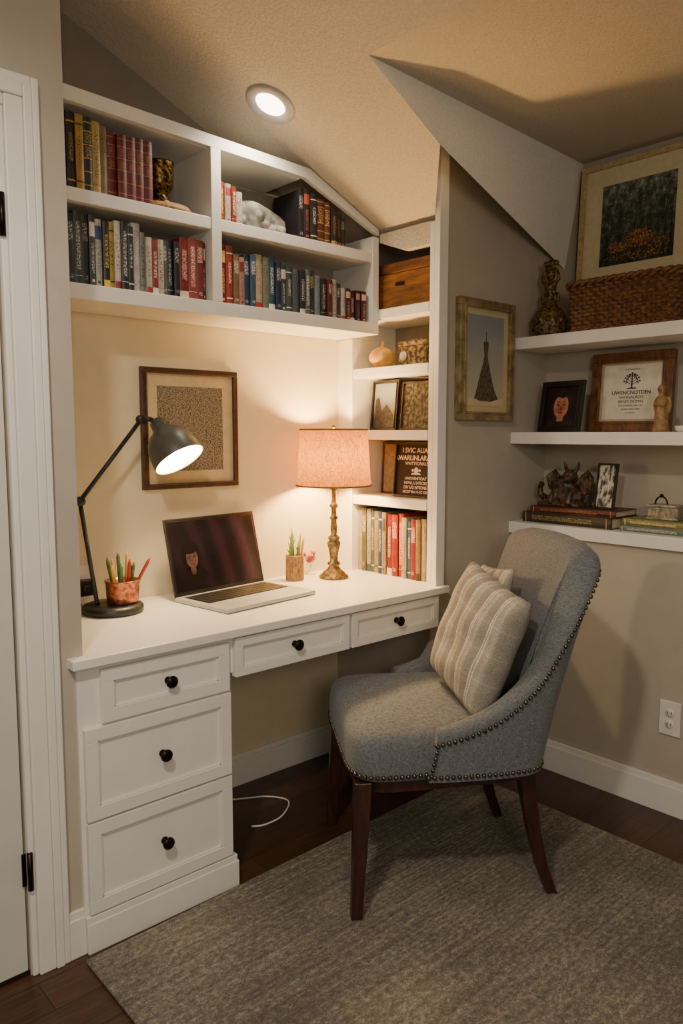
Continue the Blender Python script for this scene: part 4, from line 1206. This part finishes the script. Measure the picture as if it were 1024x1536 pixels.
pillow(chair_w(-0.165, -0.058, 0.722), prot(19, -8, -6), 0.172, 0.032, 'striped cream linen cushion behind another on the chair')

# ------------------------------------------------------------------ rug, outlet, cable
m = M()
m.prism([(0.715, 1.735, 0.001), (0.69, -0.6, 0.001), (2.19, -0.6, 0.001), (2.25, 1.772, 0.001)], (0, 0, 0.010))
o = m.obj('area_rug', RUG, bevel=0.003)
tag(o, 'large distressed taupe grey woven rug on wood floor', 'rug')

ol = thing('wall_outlet', 'white wall outlet plate low on the greige wall', 'outlet', (2.528, 1.132, 0.335))
m = M(); m.box(2.522, 2.5298, 1.095, 1.168, 0.275, 0.395); m.obj('plate', PLASTW, parent=ol, bevel=0.003)
for z in (0.355, 0.315):
    m = M(); m.lathe([(0, 0), (0.016, 0), (0.015, 0.002), (0, 0.002)], 20, 0, T(2.522, 1.1315, z) @ Ry(-90))
    k = m.obj('socket', PLASTW, parent=ol)
    for yy_ in (1.125, 1.138):
        m = M(); m.box(2.5192, 2.5201, yy_-0.001, yy_+0.001, z-0.004, z+0.005); m.obj('slot', PLASTB, parent=k)
m = M()
pts = [(1.36, 2.27, 0.12), (1.40, 2.24, 0.03), (1.46, 2.20, 0.006), (1.56, 2.14, 0.006), (1.60, 2.06, 0.006), (1.52, 1.99, 0.006), (1.44, 1.98, 0.006), (1.40, 2.0, 0.006)]
sp = [Vector((cr([p[0] for p in pts], t/8), cr([p[1] for p in pts], t/8), max(0.005, cr([p[2] for p in pts], t/8)))) for t in range(0, 57)]
m.tube(sp, 0.003, 8)
o = m.obj('power_cord', PLASTW); tag(o, 'white power cord looping on the floor under desk', 'cable')

# ------------------------------------------------------------------ downlights
def downlight(p, n, label, group):
    n = Vector(n).normalized()
    q = Vector((0, 0, -1)).rotation_difference(n).to_matrix().to_4x4()
    e = thing('ceiling_downlight', label, 'light', p)
    TM = Matrix.Translation(Vector(p)) @ q
    m = M(); m.lathe([(0.046, 0.002), (0.048, -0.003), (0.058, -0.007), (0.074, -0.007), (0.079, -0.002), (0.079, 0.001)], 48, 0, TM)
    m.obj('trim_ring', noisy('downlight_ring', 'a9a6a0', 'b4b1ab', rough=.4), parent=e)
    m = M(); m.lathe([(0, -0.001), (0.046, -0.001), (0.047, 0.001)], 40, 0, TM)
    m.obj('lens', emis('downlight_lens', 'ffeedd', 10), parent=e)
DP = Vector((1.480, 1.968, 0)); DP.z = zS(1.480)-0.001
downlight(DP, (-0.44, 0, -1), 'round recessed ceiling downlight glowing, on sloped ceiling', 'ceiling downlights')

def spot(loc, energy, size, blend, color, r, target=None):
    l = bpy.data.lights.new('spot', 'SPOT'); l.energy = energy; l.spot_size = math.radians(size); l.spot_blend = blend
    l.color = color; l.shadow_soft_size = r
    o = bpy.data.objects.new('downlight_beam', l); o.location = loc; COL.objects.link(o)
    if target is not None:
        d = Vector(target)-Vector(loc); o.rotation_euler = d.to_track_quat('-Z', 'Y').to_euler()
    return o
spot((1.468, 1.968, 2.27), 12, 150, 0.6, (1, 0.86, 0.68), 0.04)
spot((-0.12, 0.50, 2.50), 120, 165, 0.5, (1, 0.87, 0.72), 0.07)
l = bpy.data.lights.new('room_fill', 'POINT'); l.energy = 70; l.color = (1, 0.87, 0.72); l.shadow_soft_size = 0.3  # added fill light behind the camera to brighten the ceiling, no fixture there
o = bpy.data.objects.new('room_fill_light', l); o.location = (-0.25, -0.95, 1.7); COL.objects.link(o)

w = bpy.data.worlds.new('World'); scene.world = w; w.use_nodes = True
bg = w.node_tree.nodes['Background']; bg.inputs[0].default_value = (1.0, 0.94, 0.86, 1); bg.inputs[1].default_value = 0.20

# ------------------------------------------------------------------ camera
cam = bpy.data.cameras.new('camera'); co = bpy.data.objects.new('camera', cam); COL.objects.link(co)
cam.sensor_fit = 'AUTO'; cam.sensor_width = 36; cam.lens = 1150/1536*36
cam.clip_start = 0.02
co.location = (0, 0, 1.30)
co.rotation_euler = (math.radians(90-5.81), 0, math.radians(-42))
scene.camera = co
